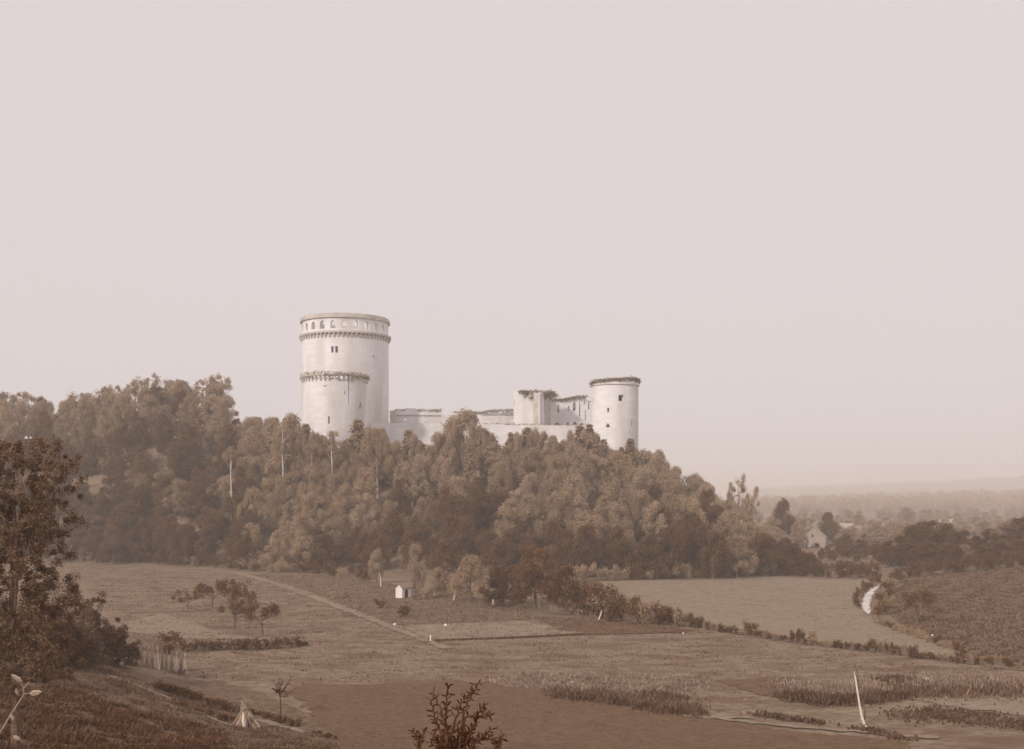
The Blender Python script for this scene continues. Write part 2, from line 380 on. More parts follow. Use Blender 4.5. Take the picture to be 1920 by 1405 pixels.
PROTO = {}
def add_proto(kind, crown, trunk, H, R0): PROTO.setdefault(kind, []).append((crown, trunk, H, R0))
def build_protos():
    for i in range(9):      # rounded broadleaf, 12 m
        r = np.random.default_rng(100 + i); base = 0.9; H = 12; R0 = 4.6 + r.uniform(-0.5, 0.6)
        L = crown_lobes(R0, H - base, 42, r); L = [(a, b, c + base, d) for a, b, c, d in L]
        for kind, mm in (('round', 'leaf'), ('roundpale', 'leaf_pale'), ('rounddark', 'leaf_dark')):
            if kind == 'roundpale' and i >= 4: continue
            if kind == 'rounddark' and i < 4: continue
            add_proto(kind, leaf_mesh('crown', [lobes_to_leaves(L, 290, 0.35, np.random.default_rng(200 + i), 0.45)], M[mm]), trunk_mesh('trunk', 7.5, 0.28, L, M['bark'], r), H, R0)
    for i in range(3):      # tall airy crown with sky holes, 16 m
        r = np.random.default_rng(300 + i); H = 16; base = 1.5
        L = []
        for k in range(36):
            a = r.uniform(0, 6.28); t = r.uniform(0.0, 1) ** 0.9; rr = 4.6 * math.sin(math.pi * (0.2 + 0.65 * t)) ** 0.6 * math.sqrt(r.uniform(0.2, 1))
            L.append((rr * math.cos(a), rr * math.sin(a), base + t * (H - base - 1), r.uniform(0.8, 1.5)))
        add_proto('airy', leaf_mesh('crown', [lobes_to_leaves(L, 110, 0.46, r, 0.3)], M['leaf']), trunk_mesh('trunk', 13, 0.26, L, M['bark'], r, limbs=14), H, 4.6)
    for i in range(3):      # dark pointed conifer, 12 m
        r = np.random.default_rng(400 + i); H = 12; C = []; Nn = []
        for k in range(24):
            t = k / 24; z = 1.2 + t * (H - 1.4); rad = 2.7 * (1 - t) ** 0.85 + 0.2
            for q in range(13):
                a = r.uniform(0, 6.28); ln = rad * r.uniform(0.65, 1.15); kk = max(6, int(30 * (1 - t) + 6))
                s = r.random((kk, 1)); d = np.array([math.cos(a), math.sin(a), -0.22])
                C.append(np.array([0, 0, z]) + d * s * ln + r.normal(size=(kk, 3)) * 0.16); Nn.append(np.tile([math.cos(a) * 0.5, math.sin(a) * 0.5, 1.0], (kk, 1)) + r.normal(size=(kk, 3)) * 0.5)
        C = np.concatenate(C); Nn = np.concatenate(Nn)
        add_proto('conifer', leaf_mesh('crown', [leaves(C, Nn, 0.55 * r.uniform(0.6, 1.2, len(C)), 0.6, r)], M['leaf']), trunk_mesh('trunk', 11.5, 0.2, [], M['bark'], r, 0.0), H, 2.7)
    for i in range(2):      # slender tree with pale trunk, 13 m
        r = np.random.default_rng(500 + i); H = 13
        L = [(r.normal() * 1.1, r.normal() * 1.1, r.uniform(6, 12.2), r.uniform(0.6, 1.2)) for _ in range(15)]
        add_proto('slender', leaf_mesh('crown', [lobes_to_leaves(L, 80, 0.42, r, 0.5)], M['leaf_pale']), trunk_mesh('trunk', 11.5, 0.24, L, M['bark_pale'], r, 0.02, 8), H, 2.2)
    for i in range(3):      # small fruit tree, 4.5 m, flat-topped
        r = np.random.default_rng(600 + i); H = 4.5
        L = [(r.uniform(-2, 2), r.uniform(-2, 2), r.uniform(2.1, 3.9), r.uniform(0.4, 0.8)) for _ in range(15)]
        add_proto('fruit', leaf_mesh('crown', [lobes_to_leaves(L, 95, 0.26, r, 0.4)], M['leaf_dark']), trunk_mesh('trunk', 3.0, 0.13, L, M['bark'], r, 0.05, 9), H, 2.3)
    for i in range(4):      # bush 2.4 m
        r = np.random.default_rng(700 + i); H = 2.4
        L = [(r.uniform(-1.2, 1.2), r.uniform(-1.0, 1.0), r.uniform(0.3, 1.8), r.uniform(0.4, 0.75)) for _ in range(11)]
        for kind, mm in (('bush', 'leaf'), ('bushdark', 'leaf_dark'), ('bushpale', 'leaf_pale')):
            add_proto(kind, leaf_mesh('foliage', [lobes_to_leaves(L, 90, 0.24, np.random.default_rng(720 + i), 0.5)], M[mm]), None, H, 1.6)
build_protos()
NAMES = {'round': 'broadleaf_tree', 'roundpale': 'broadleaf_tree', 'rounddark': 'broadleaf_tree', 'airy': 'tall_tree', 'conifer': 'conifer_tree', 'slender': 'slender_tree', 'fruit': 'fruit_tree', 'bush': 'bush', 'bushdark': 'bush', 'bushpale': 'bush'}
_rz = np.random.default_rng(55)
def tree(kind, loc, h, w=None, label='', group=None, var=None, cat=None, name=None):
    """h total height, w crown width in metres"""
    if w and kind != 'fruit' and not kind.startswith('bush'): w = min(w, 1.3 * h)
    P = PROTO[kind]; cr, tk, H, R0 = P[_rz.integers(len(P))] if var is None else P[var % len(P)]
    sz = h / H; sx = (w / 2 / R0) if w else sz * _rz.uniform(0.88, 1.15)
    if tk is None:
        o = link(name or NAMES[kind], cr, loc=loc); o.rotation_euler = (0, 0, _rz.uniform(0, 6.28)); o.scale = (sx, sx, sz)
        return tag(o, label, cat or 'bush', group)
    root = empty(name or NAMES[kind], loc, _rz.uniform(0, 6.28), (sx, sx, sz))
    link('crown', cr, root); link('trunk', tk, root)
    return tag(root, label, cat or 'tree', group)
def tree_px(kind, px, top, base, wpx=None, label='', D=None, **k):
    p = at(px, base) if D is None else on(px, D)
    D = p.y; h = (HY - top) / F * D - p.z
    return tree(kind, p, h, pxh(wpx, D) if wpx else None, label, **k)

# ------------------------------------------------------------------ trees of the castle hill
SKY = [(-60, 705), (20, 712), (60, 718), (95, 742), (105, 772), (115, 760), (150, 720), (185, 713), (230, 722), (265, 695), (290, 686), (320, 692), (360, 702), (410, 692), (430, 712), (440, 778), (490, 780), (530, 775), (550, 772), (575, 790), (600, 808), (630, 828), (645, 838), (660, 792), (690, 798), (715, 806), (735, 826), (765, 808), (790, 842), (815, 835), (830, 803), (870, 772), (895, 800), (925, 830), (942, 842), (960, 812), (985, 803), (1010, 815), (1035, 835), (1060, 826), (1085, 797), (1105, 794), (1120, 826), (1150, 845), (1180, 828), (1200, 842), (1230, 846), (1260, 874), (1300, 884), (1340, 912), (1375, 938), (1400, 966), (1440, 985), (1480, 1012), (1530, 1045), (1600, 1060)]
SX = [a for a, b in SKY]; SYy = [b for a, b in SKY]
def side_words(px):
    return ('on the high left shoulder' if px < 450 else 'left of the great tower' if px < 560 else
            'below the great round tower' if px < 740 else 'below the long curtain wall' if px < 1000 else 'below the ruined hall' if px < 1100 else
            'below the right round tower' if px < 1210 else 'at the right end of the hill')
KW = {'round': 'brown round tree', 'roundpale': 'pale round tree', 'rounddark': 'dark round tree', 'airy': 'tall airy tree', 'conifer': 'dark pointed conifer', 'slender': 'slender pale tree'}
def zpx(py, D): return (HY - py) / F * D
def hill_trees():
    r = np.random.default_rng(11); cnt = 0
    y = 262.0; rows = []
    for x in np.arange(-196, 92, 7.4):
        ty = np.interp(x, TX, TY); cy = np.interp(x, CXX, CYY)
        ext = cy + (24 if x < -86 else 2)
        k = max(1, int(round((ext - ty - 3) / 9.6)))
        for j in range(k + 1):
            t = j / k
            xx = x + r.uniform(-2.8, 2.8); yy = ty + 4 + t * (ext - ty - 4) + r.uniform(-2.5, 2.5)
            if -78 < xx < 52: yy = min(yy, 337 if xx > -60 else 334)
            px = CX + xx / yy * F
            if px > 1560 or px < -70: continue
            z = float(gz(xx, yy)); sky_z = (HY - np.interp(px, SX, SYy)) / F * yy
            hmax = sky_z - z
            if hmax < 3: continue
            nat = r.uniform(10.5, 15.5) if t > 0.2 else r.uniform(9, 13)
            crest = t > 0.8
            if crest and 92 < px < 114: continue
            if crest: h = min(hmax * r.uniform(0.84 if px < 450 else 0.93, 1.0), 19)
            else: h = min(nat, hmax * 0.95)
            for wp, low in ((530, 882), (622, 882), (433, 872), (585, 868)):
                if abs(px - wp) < 22 and yy < 327: h = min(h, zpx(low, yy) - z)
            if h < 3: continue
            u = r.random()
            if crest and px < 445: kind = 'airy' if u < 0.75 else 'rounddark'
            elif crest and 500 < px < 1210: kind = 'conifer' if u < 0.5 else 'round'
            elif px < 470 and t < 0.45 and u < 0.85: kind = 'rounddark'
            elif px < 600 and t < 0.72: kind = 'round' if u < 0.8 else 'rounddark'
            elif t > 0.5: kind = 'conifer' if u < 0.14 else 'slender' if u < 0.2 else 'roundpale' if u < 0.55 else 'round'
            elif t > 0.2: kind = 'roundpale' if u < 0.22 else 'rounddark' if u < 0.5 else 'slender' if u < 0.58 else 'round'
            else: kind = 'rounddark' if u < 0.88 else 'round'  # crowns chosen darker downslope: sunlit, hazy tops put into leaf colour
            w = None
            if crest and 540 < px < 1240: continue
            if kind in ('round', 'roundpale', 'rounddark'): w = r.uniform(8.0, 11.5) * min(1, 0.55 + h / 22)
            if kind == 'conifer': w = r.uniform(6.0, 8.8) * min(1, 0.5 + h / 20)
            if crest and w and 560 < px < 1210: w = min(w, 9.0)
            band = 'at the crest' if crest else 'high on the slope' if t > 0.55 else 'halfway up the slope' if t > 0.28 else 'at the foot of the wood'
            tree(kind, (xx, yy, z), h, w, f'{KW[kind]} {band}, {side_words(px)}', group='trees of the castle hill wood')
            cnt += 1
    return cnt
NT = hill_trees()
ru = np.random.default_rng(404)
for px, py in ((228, 925), (246, 938), (262, 945), (280, 952), (300, 958), (318, 966), (338, 968), (355, 972), (372, 975), (270, 925), (310, 940)):
    p = at(px, py); tree('round' if px % 4 else 'rounddark', p, ru.uniform(9, 12), ru.uniform(9, 11), 'rounded tree half hidden on the left flank of the castle hill', group='trees on the left flank')
for px, py, top in ((433, 935, 888), (418, 930, 892), (450, 938, 890), (530, 930, 892), (618, 925, 892)):
    p = at(px, py + 20); tree('roundpale', p, (HY - top) / F * p.y - p.z, pxh(52, p.y), 'pale rounded crown in front of a white trunk on the slope', group='pale crowns below the white trunks')
for k in range(150):
    x = ru.uniform(-190, 80); ty = float(np.interp(x, TX, TY)); cy = float(np.interp(x, CXX, CYY)); y = ru.uniform(ty + 2, cy - 8); px = CX + x / y * F
    if not -60 < px < 1540: continue
    z = float(gz(x, y)); h = min(ru.uniform(3.5, 6.5), (HY - np.interp(px, SX, SYy)) / F * y - z)
    if h > 1.5: tree(('bush', 'bushdark')[k % 2], (x, y, z), h, ru.uniform(5, 8), 'undergrowth bush between the trees of the castle hill', group='undergrowth of the castle hill')
# the row that stands against the castle walls
for i, (px, top, w, kd, D) in enumerate(((546, 773, 62, 'round', 334), (574, 792, 44, 'conifer', 334), (600, 808, 44, 'round', 332), (622, 806, 26, 'conifer', 332), (642, 832, 40, 'round', 328), (672, 783, 52, 'conifer', 334), (694, 796, 54, 'round', 334),
        (716, 800, 44, 'conifer', 334), (740, 824, 40, 'round', 330), (766, 803, 42, 'conifer', 334), (792, 830, 34, 'conifer', 332), (815, 826, 40, 'round', 332), (838, 800, 50, 'round', 334), (870, 768, 72, 'round', 336), (903, 798, 50, 'round', 334),
        (930, 826, 44, 'round', 330), (958, 808, 34, 'conifer', 334), (988, 799, 50, 'conifer', 334), (1012, 812, 46, 'conifer', 334), (1040, 828, 42, 'round', 330), (1062, 822, 36, 'roundpale', 332), (1088, 796, 50, 'conifer', 334), (1106, 793, 40, 'conifer', 334),
        (1132, 822, 32, 'conifer', 332), (1152, 842, 40, 'round', 330), (1182, 820, 38, 'conifer', 332), (1206, 842, 40, 'round', 330), (1232, 843, 46, 'round', 330), (1165, 836, 26, 'conifer', 330), (1262, 874, 44, 'round', 326))):
    p = on(px, D); where = ('before the great keep' if px < 730 else 'before the left half of the terrace wall' if px < 900 else 'before the right half of the terrace wall' if px < 1100 else 'before the right-hand round tower')
    tree(kd, p, (HY - top) / F * D - p.z, pxh(w * (1.75 if kd == 'conifer' else 1.6), D), ('pointed tree standing ' if kd == 'conifer' else 'rounded tree standing ') + where + ', on the crest', group='crest trees before the castle')
for px, top in ((690, 798), (716, 801), (704, 800), (774, 812), (784, 822), (824, 810), (848, 792), (888, 788), (906, 804), (920, 810), (970, 806), (1000, 800), (1018, 804), (1036, 814), (1072, 806), (1098, 804), (1116, 812), (1130, 826), (1144, 838), (1194, 838), (1218, 842), (1072, 818), (1052, 824), (652, 826), (608, 818), (586, 806), (562, 790)):
    p = on(px, 331); tree(('round', 'conifer', 'roundpale', 'round')[px % 4], p, (HY - top) / F * 331 - p.z, pxh(44, 331), 'rounded tree filling the row before the castle walls', group='filler trees before the castle')
# a few that stand out
for i, (px, top, cb, lowest, D, lb) in enumerate(((530, 796, 852, 890, 326, 'brightest white-trunked tree on the upper slope left of the great keep'), (622, 806, 862, 890, 326, 'white-trunked tree on the upper slope straight below the front tower'), (433, 836, 866, 888, 326, 'thin white-trunked tree on the slope below the left crest'), (585, 828, 852, 874, 328, 'faint slim-trunked tree between the two brighter white trunks'))):
    p = on(px, D); r = np.random.default_rng(900 + i); root = empty('white_trunked_tree', p); tag(root, lb, 'tree', 'white-trunked trees')
    L = [(r.normal() * pxh(11, D), r.normal() * 1.2, zpx(r.uniform(top + 6, cb), D) - p.z, r.uniform(0.6, 1.1)) for _ in range(26)]
    link('crown', leaf_mesh('crown', [lobes_to_leaves(L, 90, 0.36, r, 0.4)], M['leaf']), root)
    b = MB(); zt_ = zpx(top + 8, D) - p.z; b.tube([(0, 0, -1), (0.1, 0, zt_ * 0.5), (-0.15, 0, zt_ * 0.8), (0.1, 0, zt_)], [0.17, 0.15, 0.10, 0.04], 7)
    for q in L[:5]: b.tube([(0, 0, q[2] * 0.85), (q[0] * .6, q[1] * .6, q[2] * 0.93), q[:3]], [0.07, 0.05, 0.02], 4)
    link('trunk', b.mesh('trunk', M['bleached']), root)
for i, (px, top, base, w) in enumerate(((1385, 886, 965, 42), (1408, 908, 968, 34))):
    D = 345; z0 = (HY - base) / F * D; p = on(px, D)
    tree('airy', p, (HY - top) / F * D - p.z, pxh(w, D), ('taller spindly tree standing free against the sky at the right end of the hill', 'shorter spindly tree with a bare stem at the right end of the hill')[i])
# bushes along the foot of the wood
rb = np.random.default_rng(21)
for k, px in enumerate(np.arange(1060, 1660, 15)):
    base = np.interp(px, [1060, 1110, 1300, 1450, 1560, 1660], [1096, 1091, 1087, 1081, 1085, 1086]) - 1
    D0 = at(px, base).y + 2.2; p = on(px + rb.uniform(-4, 4), D0)
    tree(('bushdark', 'bush' if px < 1540 else 'bushdark', 'bushpale' if px < 1480 else 'bushdark')[rb.integers(3)], p, rb.uniform(2.6, 4.6), rb.uniform(3.4, 5.0), 'bush in the hedge row at the foot of the wood behind the pale meadow', group='bushes along the wood edge')
for k, px in enumerate(np.arange(140, 700, 17)):
    base = np.interp(px, [140, 300, 400, 480, 600, 700], [1056, 1060, 1066, 1074, 1078, 1092]) - 1
    D0 = at(px, base).y + 2.5; p = on(px, D0)
    tree(('bushdark', 'bushdark', 'bush')[rb.integers(3)], p, rb.uniform(2.0, 4.4), rb.uniform(3.6, 5.5), 'dark bush at the foot of the wood behind the left meadow', group='bushes along the left wood edge')

def stem(px0, b0, px1, t1, rpx, label, m='bark_pale', cat='tree trunk', name='bare_trunk', D=None):
    p = at(px0, b0); D = p.y; q = Vector((px2x(px1, D), D, (HY - t1) / F * D)); b = MB()
    mid = p.lerp(q, 0.5) + Vector((pxh(1.5, D), 0, 0)); r0 = pxh(rpx, D)
    b.tube([(0, 0, -0.3), mid - p, q - p], [r0, r0 * 0.8, r0 * 0.5], 7)
    o = link(name, b.mesh(name, M[m]), loc=p); return tag(o, label, cat)
# ------------------------------------------------------------------ garden trees by the white shed
tree_px('roundpale', 706, 1026, 1094, 44, 'thin pale-stemmed tree left of the white shed', var=2)

tree_px('roundpale', 779, 1018, 1112, 52, 'tall pale columnar tree just behind the white shed', var=1)
tree_px('round', 825, 1062, 1120, 56, 'low spreading tree right of the white shed with forked stems', var=2)
tree_px('round', 882, 1038, 1128, 78, 'pale round-topped tree with a slanting trunk', var=0)
tree_px('rounddark', 930, 1058, 1138, 62, 'mid-sized tree with a thin pale trunk between two larger crowns', var=3)
tree_px('rounddark', 1003, 1018, 1142, 112, 'largest broad tree of the garden row with a white-based trunk', var=4)
tree_px('rounddark', 1062, 1056, 1148, 84, 'dark bushy tree at the right end of the garden row', var=5)
tree_px('rounddark', 960, 1056, 1130, 90, 'dark tree behind the garden row', var=2)
stem(714, 1101, 711, 1074, 1.4, 'slim pale trunk left of the shed')
stem(850, 1126, 855, 1096, 1.7, 'slim pale trunk below the round-topped tree')
stem(925, 1134, 921, 1104, 2.0, 'pale slanting trunk left of the broad garden tree')
stem(1010, 1141, 1005, 1116, 3.2, 'thick white-based trunk under the broad garden tree', 'bleached')
stem(1121, 1163, 1128, 1145, 1.8, 'pale forked stub in front of the right garden bushes', 'bleached')
stem(815, 1118, 810, 1100, 1.4, 'pale stem just right of the shed')
# bushes and hedge going down to the right
bl = [(1088, 1078, 1154, 70), (1122, 1090, 1160, 66), (1158, 1104, 1164, 62), (1193, 1116, 1168, 58), (1228, 1126, 1170, 52), (1258, 1138, 1173, 46), (1285, 1146, 1174, 34), (1310, 1156, 1178, 28)]
for i, (px, t, b, w) in enumerate(bl):
    tree_px('bushdark', px, t, b, w, 'bush of the tapering row right of the garden trees', group='bushes tapering down from the garden')
    tree_px(('bushdark', 'bush')[i % 2], px + 17, t + 8, b + 2, w * 0.95, 'bush of the tapering row right of the garden trees', group='bushes tapering down from the garden')
scr = [(px, np.interp(px, [1325, 1500, 1650, 1740, 1850, 1930], [1181, 1206, 1224, 1236, 1248, 1256])) for px in np.arange(1326, 1860, 11)]
for px, b in scr:
    hgt = 9 + rb.uniform(0, 9) + (16 if min(abs(px - q) for q in (1408, 1497, 1525)) < 7 else 0) + (10 if 1630 < px < 1720 else 6 if px > 1790 else 0)
    tree_px(('bushdark', 'bush', 'bushdark')[rb.integers(3)], px, b - hgt, b, rb.uniform(17, 25), 'low scrub bush on the long line between the meadows', group='scrub bushes between the two meadows')
for px in np.arange(1645, 1930, 12):
    b = np.interp(px, [1640, 1700, 1800, 1930], [1166, 1190, 1224, 1262]); 
    tree_px(('bushdark', 'bush')[rb.integers(2)], px + rb.uniform(-3, 3), b - rb.uniform(9, 22), b, rb.uniform(15, 24), 'low bush on the lower edge of the rough right-hand field', group='bushes below the right-hand field')
# bushes round the shed
for i, (px, t, b, w, kd) in enumerate(((712, 1122, 1140, 30, 'bushdark'), (758, 1131, 1158, 34, 'bushdark'), (648, 1106, 1122, 22, 'bush'), (624, 1108, 1124, 18, 'bush'), (800, 1100, 1122, 30, 'bush'))):
    tree_px(kd, px, t, b, w, ('dark round bush left of the white shed', 'dark round bush in front of the white shed', 'small bush between the path and the shed', 'smallest bush beside the pale path', 'bush hugging the right side of the white shed')[i])

# ------------------------------------------------------------------ orchard on the left meadow
for i, (px, t, b, w) in enumerate(((352, 1104, 1148, 48), (398, 1086, 1140, 66), (436, 1084, 1150, 58), (440, 1118, 1180, 62), (492, 1120, 1192, 66), (470, 1106, 1152, 30))):
    tree_px('fruit', px, t, b, w, ('leftmost low fruit tree of the meadow orchard', 'wide fruit tree at the back of the orchard', 'tall fruit tree at the back of the orchard', 'dark fruit tree in the middle front of the orchard', 'front right fruit tree of the orchard casting a long shadow', 'small faint fruit tree right of the orchard clump')[i], group='fruit trees of the orchard', var=i)
tree_px('fruit', 1718, 1098, 1168, 66, 'lone tree in the rough right-hand field with its shadow to the right', var=1)

# ------------------------------------------------------------------ hedges by the chalk road and right-hand wood
for i, (px, t, b, w) in enumerate(((1607, 1116, 1140, 17), (1608, 1104, 1130, 19), (1614, 1094, 1120, 20), (1622, 1086, 1110, 22), (1634, 1080, 1102, 24), (1646, 1074, 1096, 26))):
    tree_px('bushdark', px, t, b, w, 'dark bush on the left bank of the chalk road', group='hedge left of the chalk road')
for i, (px, t, b, w) in enumerate(((1643, 1136, 1156, 18), (1647, 1122, 1150, 24), (1648, 1110, 1140, 26), (1653, 1098, 1130, 34), (1660, 1088, 1118, 38), (1670, 1078, 1108, 42), (1684, 1070, 1096, 42), (1668, 1112, 1142, 26), (1656, 1128, 1154, 24))):
    tree_px(('bushdark', 'bush')[i % 2], px, t, b, w, 'dark bush on the right bank of the chalk road', group='hedge right of the chalk road')
big = []
for i, (px, top, D, w) in enumerate(((1668, 1012, 306, 66), (1692, 994, 308, 72), (1716, 982, 306, 78), (1745, 973, 304, 84), (1775, 980, 302, 80), (1803, 992, 300, 74), (1828, 1004, 298, 66), (1856, 990, 296, 74), (1886, 976, 294, 84), (1918, 966, 292, 88), (1950, 962, 292, 88),
        (1686, 1028, 286, 60), (1712, 1018, 284, 70), (1742, 1014, 282, 76), (1776, 1016, 280, 76), (1810, 1020, 278, 72), (1842, 1022, 276, 66), (1874, 1014, 274, 74), (1908, 1008, 272, 80), (1658, 1044, 296, 50))):
    lb = ('tree of the big dome-shaped clump beyond the chalk road' if px < 1840 else 'tree of the dark clump at the right edge') + (', front row' if i > 10 else ', back row')
    big.append(('round' if i % 7 == 1 else 'rounddark', px, top, D, w, lb, i))
for kd, px, top, D, w, lb, v in big:
    p = on(px, D); tree(kd, p, (HY - top) / F * D - p.z, pxh(w * 1.1, D), lb, var=v, group='trees of the right-hand wood', name='wood_edge_tree')
for px in np.arange(1662, 1960, 13):
    D = 272 + rb.uniform(0, 20); p = on(px, D); top = rb.uniform(1012, 1034)
    tree(('rounddark', 'rounddark', 'rounddark')[rb.integers(3)], p, max(3.5, (HY - top) / F * D - p.z), None, 'low tree in the front of the right wood, beyond the rough field', group='front trees of the right-hand wood', name='wood_edge_tree')
for px in np.arange(1540, 1665, 11):
    D = 296 + rb.uniform(0, 60); p = on(px, D); top = np.interp(px, [1540, 1580, 1640, 1665], [1032, 1016, 1030, 1040]) + rb.uniform(0, 16)
    tree('rounddark', p, max(3.5, (HY - top) / F * D - p.z), None, 'low dark tree on the bank between the village and the chalk road', group='trees of the village bank', name='bank_tree')
for px in np.arange(1690, 1960, 15):
    b = np.interp(px, [1690, 1790, 1905, 1960], [1084, 1075, 1064, 1060]); D = at(px, b + 1).y + 2; p = on(px, D)
    tree('bushdark', p, rb.uniform(2.6, 4.5), rb.uniform(3.4, 5), 'dark undergrowth bush along the front of the right-hand wood', group='undergrowth of the right-hand wood')

# ------------------------------------------------------------------ village trees and the far country
vil = [('rounddark', 1470, 932, 430, 62, 'tall rounded tree left of the village house', 0), ('round', 1448, 968, 420, 44, 'lower tree leaning out from the end of the castle hill', 1), ('round', 1495, 975, 415, 40, 'lower tree against the left wall of the village house', 2),
       ('airy', 1518, 962, 440, 40, 'thin-topped tree behind the village house roof', 1), ('rounddark', 1552, 958, 450, 44, 'dark flat-topped tree right of the village house', 2), ('rounddark', 1568, 978, 445, 26, 'small tree beside the flat-topped tree', 1),
       ('roundpale', 1607, 962, 620, 66, 'pale dome-shaped tree in the village distance', 0), ('roundpale', 1660, 968, 640, 56, 'pale tree right of the dome-shaped one', 1), ('roundpale', 1632, 972, 680, 44, 'pale tree between two distant domes', 2), ('roundpale', 1700, 950, 720, 60, 'pale hazy tree above the right-hand wood', 0),  # far village crowns paled to carry haze in their colour
       ('rounddark', 1584, 1000, 372, 64, 'dark low tree at the top of the village bank', 1), ('rounddark', 1612, 1010, 360, 66, 'dark low tree half-way down the village bank', 0), ('rounddark', 1642, 1018, 345, 70, 'dark low tree at the bottom of the village bank', 2),
       ('rounddark', 1556, 1034, 318, 64, 'low tree in front of the village house', 0), ('rounddark', 1520, 1036, 300, 60, 'dark tree closing the foot of the castle hill', 2), ('rounddark', 1604, 1050, 305, 66, 'low tree under the white garden wall', 3), ('rounddark', 1648, 1040, 300, 64, 'low tree left of the road hedges', 1), ('rounddark', 1572, 1056, 292, 64, 'lowest tree before the village', 4)]
for kd, px, top, D, w, lb, v in vil:
    p = on(px, D); tree(kd, p, (HY - top) / F * D - p.z, pxh(w, D), lb, var=v)
rf = np.random.default_rng(33)
for k in range(110):
    D = rf.uniform(560, 1300); px = rf.uniform(1395, 1990)
    p = on(px, D); h = rf.uniform(7, 12) * (1 if D > 800 else 0.8)
    if HY - (p.z + h) / D * F < 940: h *= 0.8
    tree(('roundpale', 'roundpale', 'round')[rf.integers(3)], p, h, rf.uniform(9, 13), 'hazy tree of the valley beyond the village' if D < 900 else 'faint tree of the wood on the first distant rise', name='distant_tree', group='trees of the distant valley' if D < 900 else 'trees of the first distant rise')  # mostly pale foliage here, adding haze by leaf colour
for k in range(46):
    D = rf.uniform(395, 560); px = rf.uniform(1560, 1990) if k % 3 else rf.uniform(1440, 1700)
    if 1488 < px < 1560 and D < 440: continue
    p = on(px, D); h = rf.uniform(6, 10)
    tree(('roundpale', 'roundpale', 'round')[rf.integers(3)], p, h, rf.uniform(9, 13), 'mid-distance tree among the village gardens', name='distant_tree', group='trees among the village gardens')  # pale foliage again stands in for haze at this depth
def far_wood(name, y0, y1, px0, px1, n, hs, label, seed):
    r = np.random.default_rng(seed); parts = []
    for k in range(n):
        D = r.uniform(y0, y1); px = r.uniform(px0, px1); x = px2x(px, D); z = float(gz(x, D)); h = r.uniform(*hs)
        L = [(x + r.uniform(-6, 6), D + r.uniform(-6, 6), z + h * r.uniform(0.15, 0.8), h * r.uniform(0.22, 0.36)) for _ in range(5)]
        parts.append(lobes_to_leaves(L, 80, h * 0.12, r, 0.7))
    o = link(name, leaf_mesh(name, parts, M['leaf'])); tag(o, label, kind='stuff'); o['category'] = 'wood'
far_wood('distant_wood', 1350, 2800, 1380, 2050, 1000, (9, 20), 'hazy wood covering the middle distance at right', 41)
far_wood('distant_wood', 4300, 5300, 1380, 2050, 1300, (14, 38), 'faintest wooded ridge on the horizon at right', 42)

# ------------------------------------------------------------------ castle
def tri_wall(name, outline, holes, thick, fmap, m, du=1.2, dv=2.5, parent=None):
    """wall of outline (u,v) with holes, bent into place by fmap(u,v,depth)"""
    loops = [refine(outline, du)] + [refine(h, du) for h in holes]
    pts, ed = [], []
    for lp in loops:
        k = len(pts); pts += [Vector(p) for p in lp]; ed += [(k + i, k + (i + 1) % len(lp)) for i in range(len(lp))]
    nb = len(pts); P = np.array(outline); u0, v0 = P.min(0); u1, v1 = P.max(0)
    gx, gy = np.meshgrid(np.arange(u0 + du / 2, u1, du), np.arange(v0 + dv / 2, v1, dv)); Q = np.stack([gx.ravel(), gy.ravel()], 1)
    keep = pip(Q, loops[0])
    for h in loops[1:]: keep &= ~pip(Q, h)
    pts += [Vector((float(a), float(b))) for a, b in Q[keep]]
    v, e, f, ov, oe, of = delaunay_2d_cdt(pts, ed, [], 0, 1e-4)
    V = np.array([(p.x, p.y) for p in v]); T = np.array(f)
    c = V[T].mean(1); k = pip(c, loops[0])
    for h in loops[1:]: k &= ~pip(c, h)
    T = T[k]; a = V[T[:, 1]] - V[T[:, 0]]; b = V[T[:, 2]] - V[T[:, 0]]
    fl = (a[:, 0] * b[:, 1] - a[:, 1] * b[:, 0]) < 0; T[fl] = T[fl][:, ::-1]
    n = len(V); front = [fmap(p[0], p[1], 0.0) for p in V]; backv = [fmap(p[0], p[1], thick) for p in V]
    faces = [tuple(t) for t in T] + [tuple(n + i for i in t[::-1]) for t in T]
    cnt = {}
    for t in T:
        for i in range(3):
            q = (int(t[i]), int(t[(i + 1) % 3])); cnt[q] = 1
    for (p, q) in cnt:
        if (q, p) not in cnt: faces.append((q, p, n + p, n + q))
    me = bpy.data.meshes.new(name); me.from_pydata(front + backv, [], faces); me.update(); me.materials.append(m)
    return link(name, me, parent)

def cyl_map(R0, z0=0.0, batter=0.0):
    def f(u, v, d):   # u = arc length, 0 facing the viewer (-y), positive to the right
        a = u / R0; r = R0 - d + batter * max(0, 1 - v / 12.0)
        return (r * math.sin(a), -r * math.cos(a), v + z0)
    return f
def arch(u, v0, w, h, n=5):
    """pointed arch hole outline"""
    pts = [(u - w / 2, v0), (u + w / 2, v0), (u + w / 2, v0 + h * 0.6)]
    for i in range(1, n): t = i / n; pts.append((u + w / 2 * (1 - t ** 1.6), v0 + h * (0.6 + 0.4 * t)))
    pts.append((u, v0 + h))
    for i in range(n - 1, 0, -1): t = i / n; pts.append((u - w / 2 * (1 - t ** 1.6), v0 + h * (0.6 + 0.4 * t)))
    pts.append((u - w / 2, v0 + h * 0.6)); return pts
def rect(u, v, w, h): return [(u - w / 2, v), (u + w / 2, v), (u + w / 2, v + h), (u - w / 2, v + h)]
def ragged_line(u0, u1, n, prof, amp, r):
    return [(u, prof(u) + r.uniform(-amp, amp)) for u in np.linspace(u0, u1, n)]
rc = np.random.default_rng(77)
def zpx(py, D): return (HY - py) / F * D

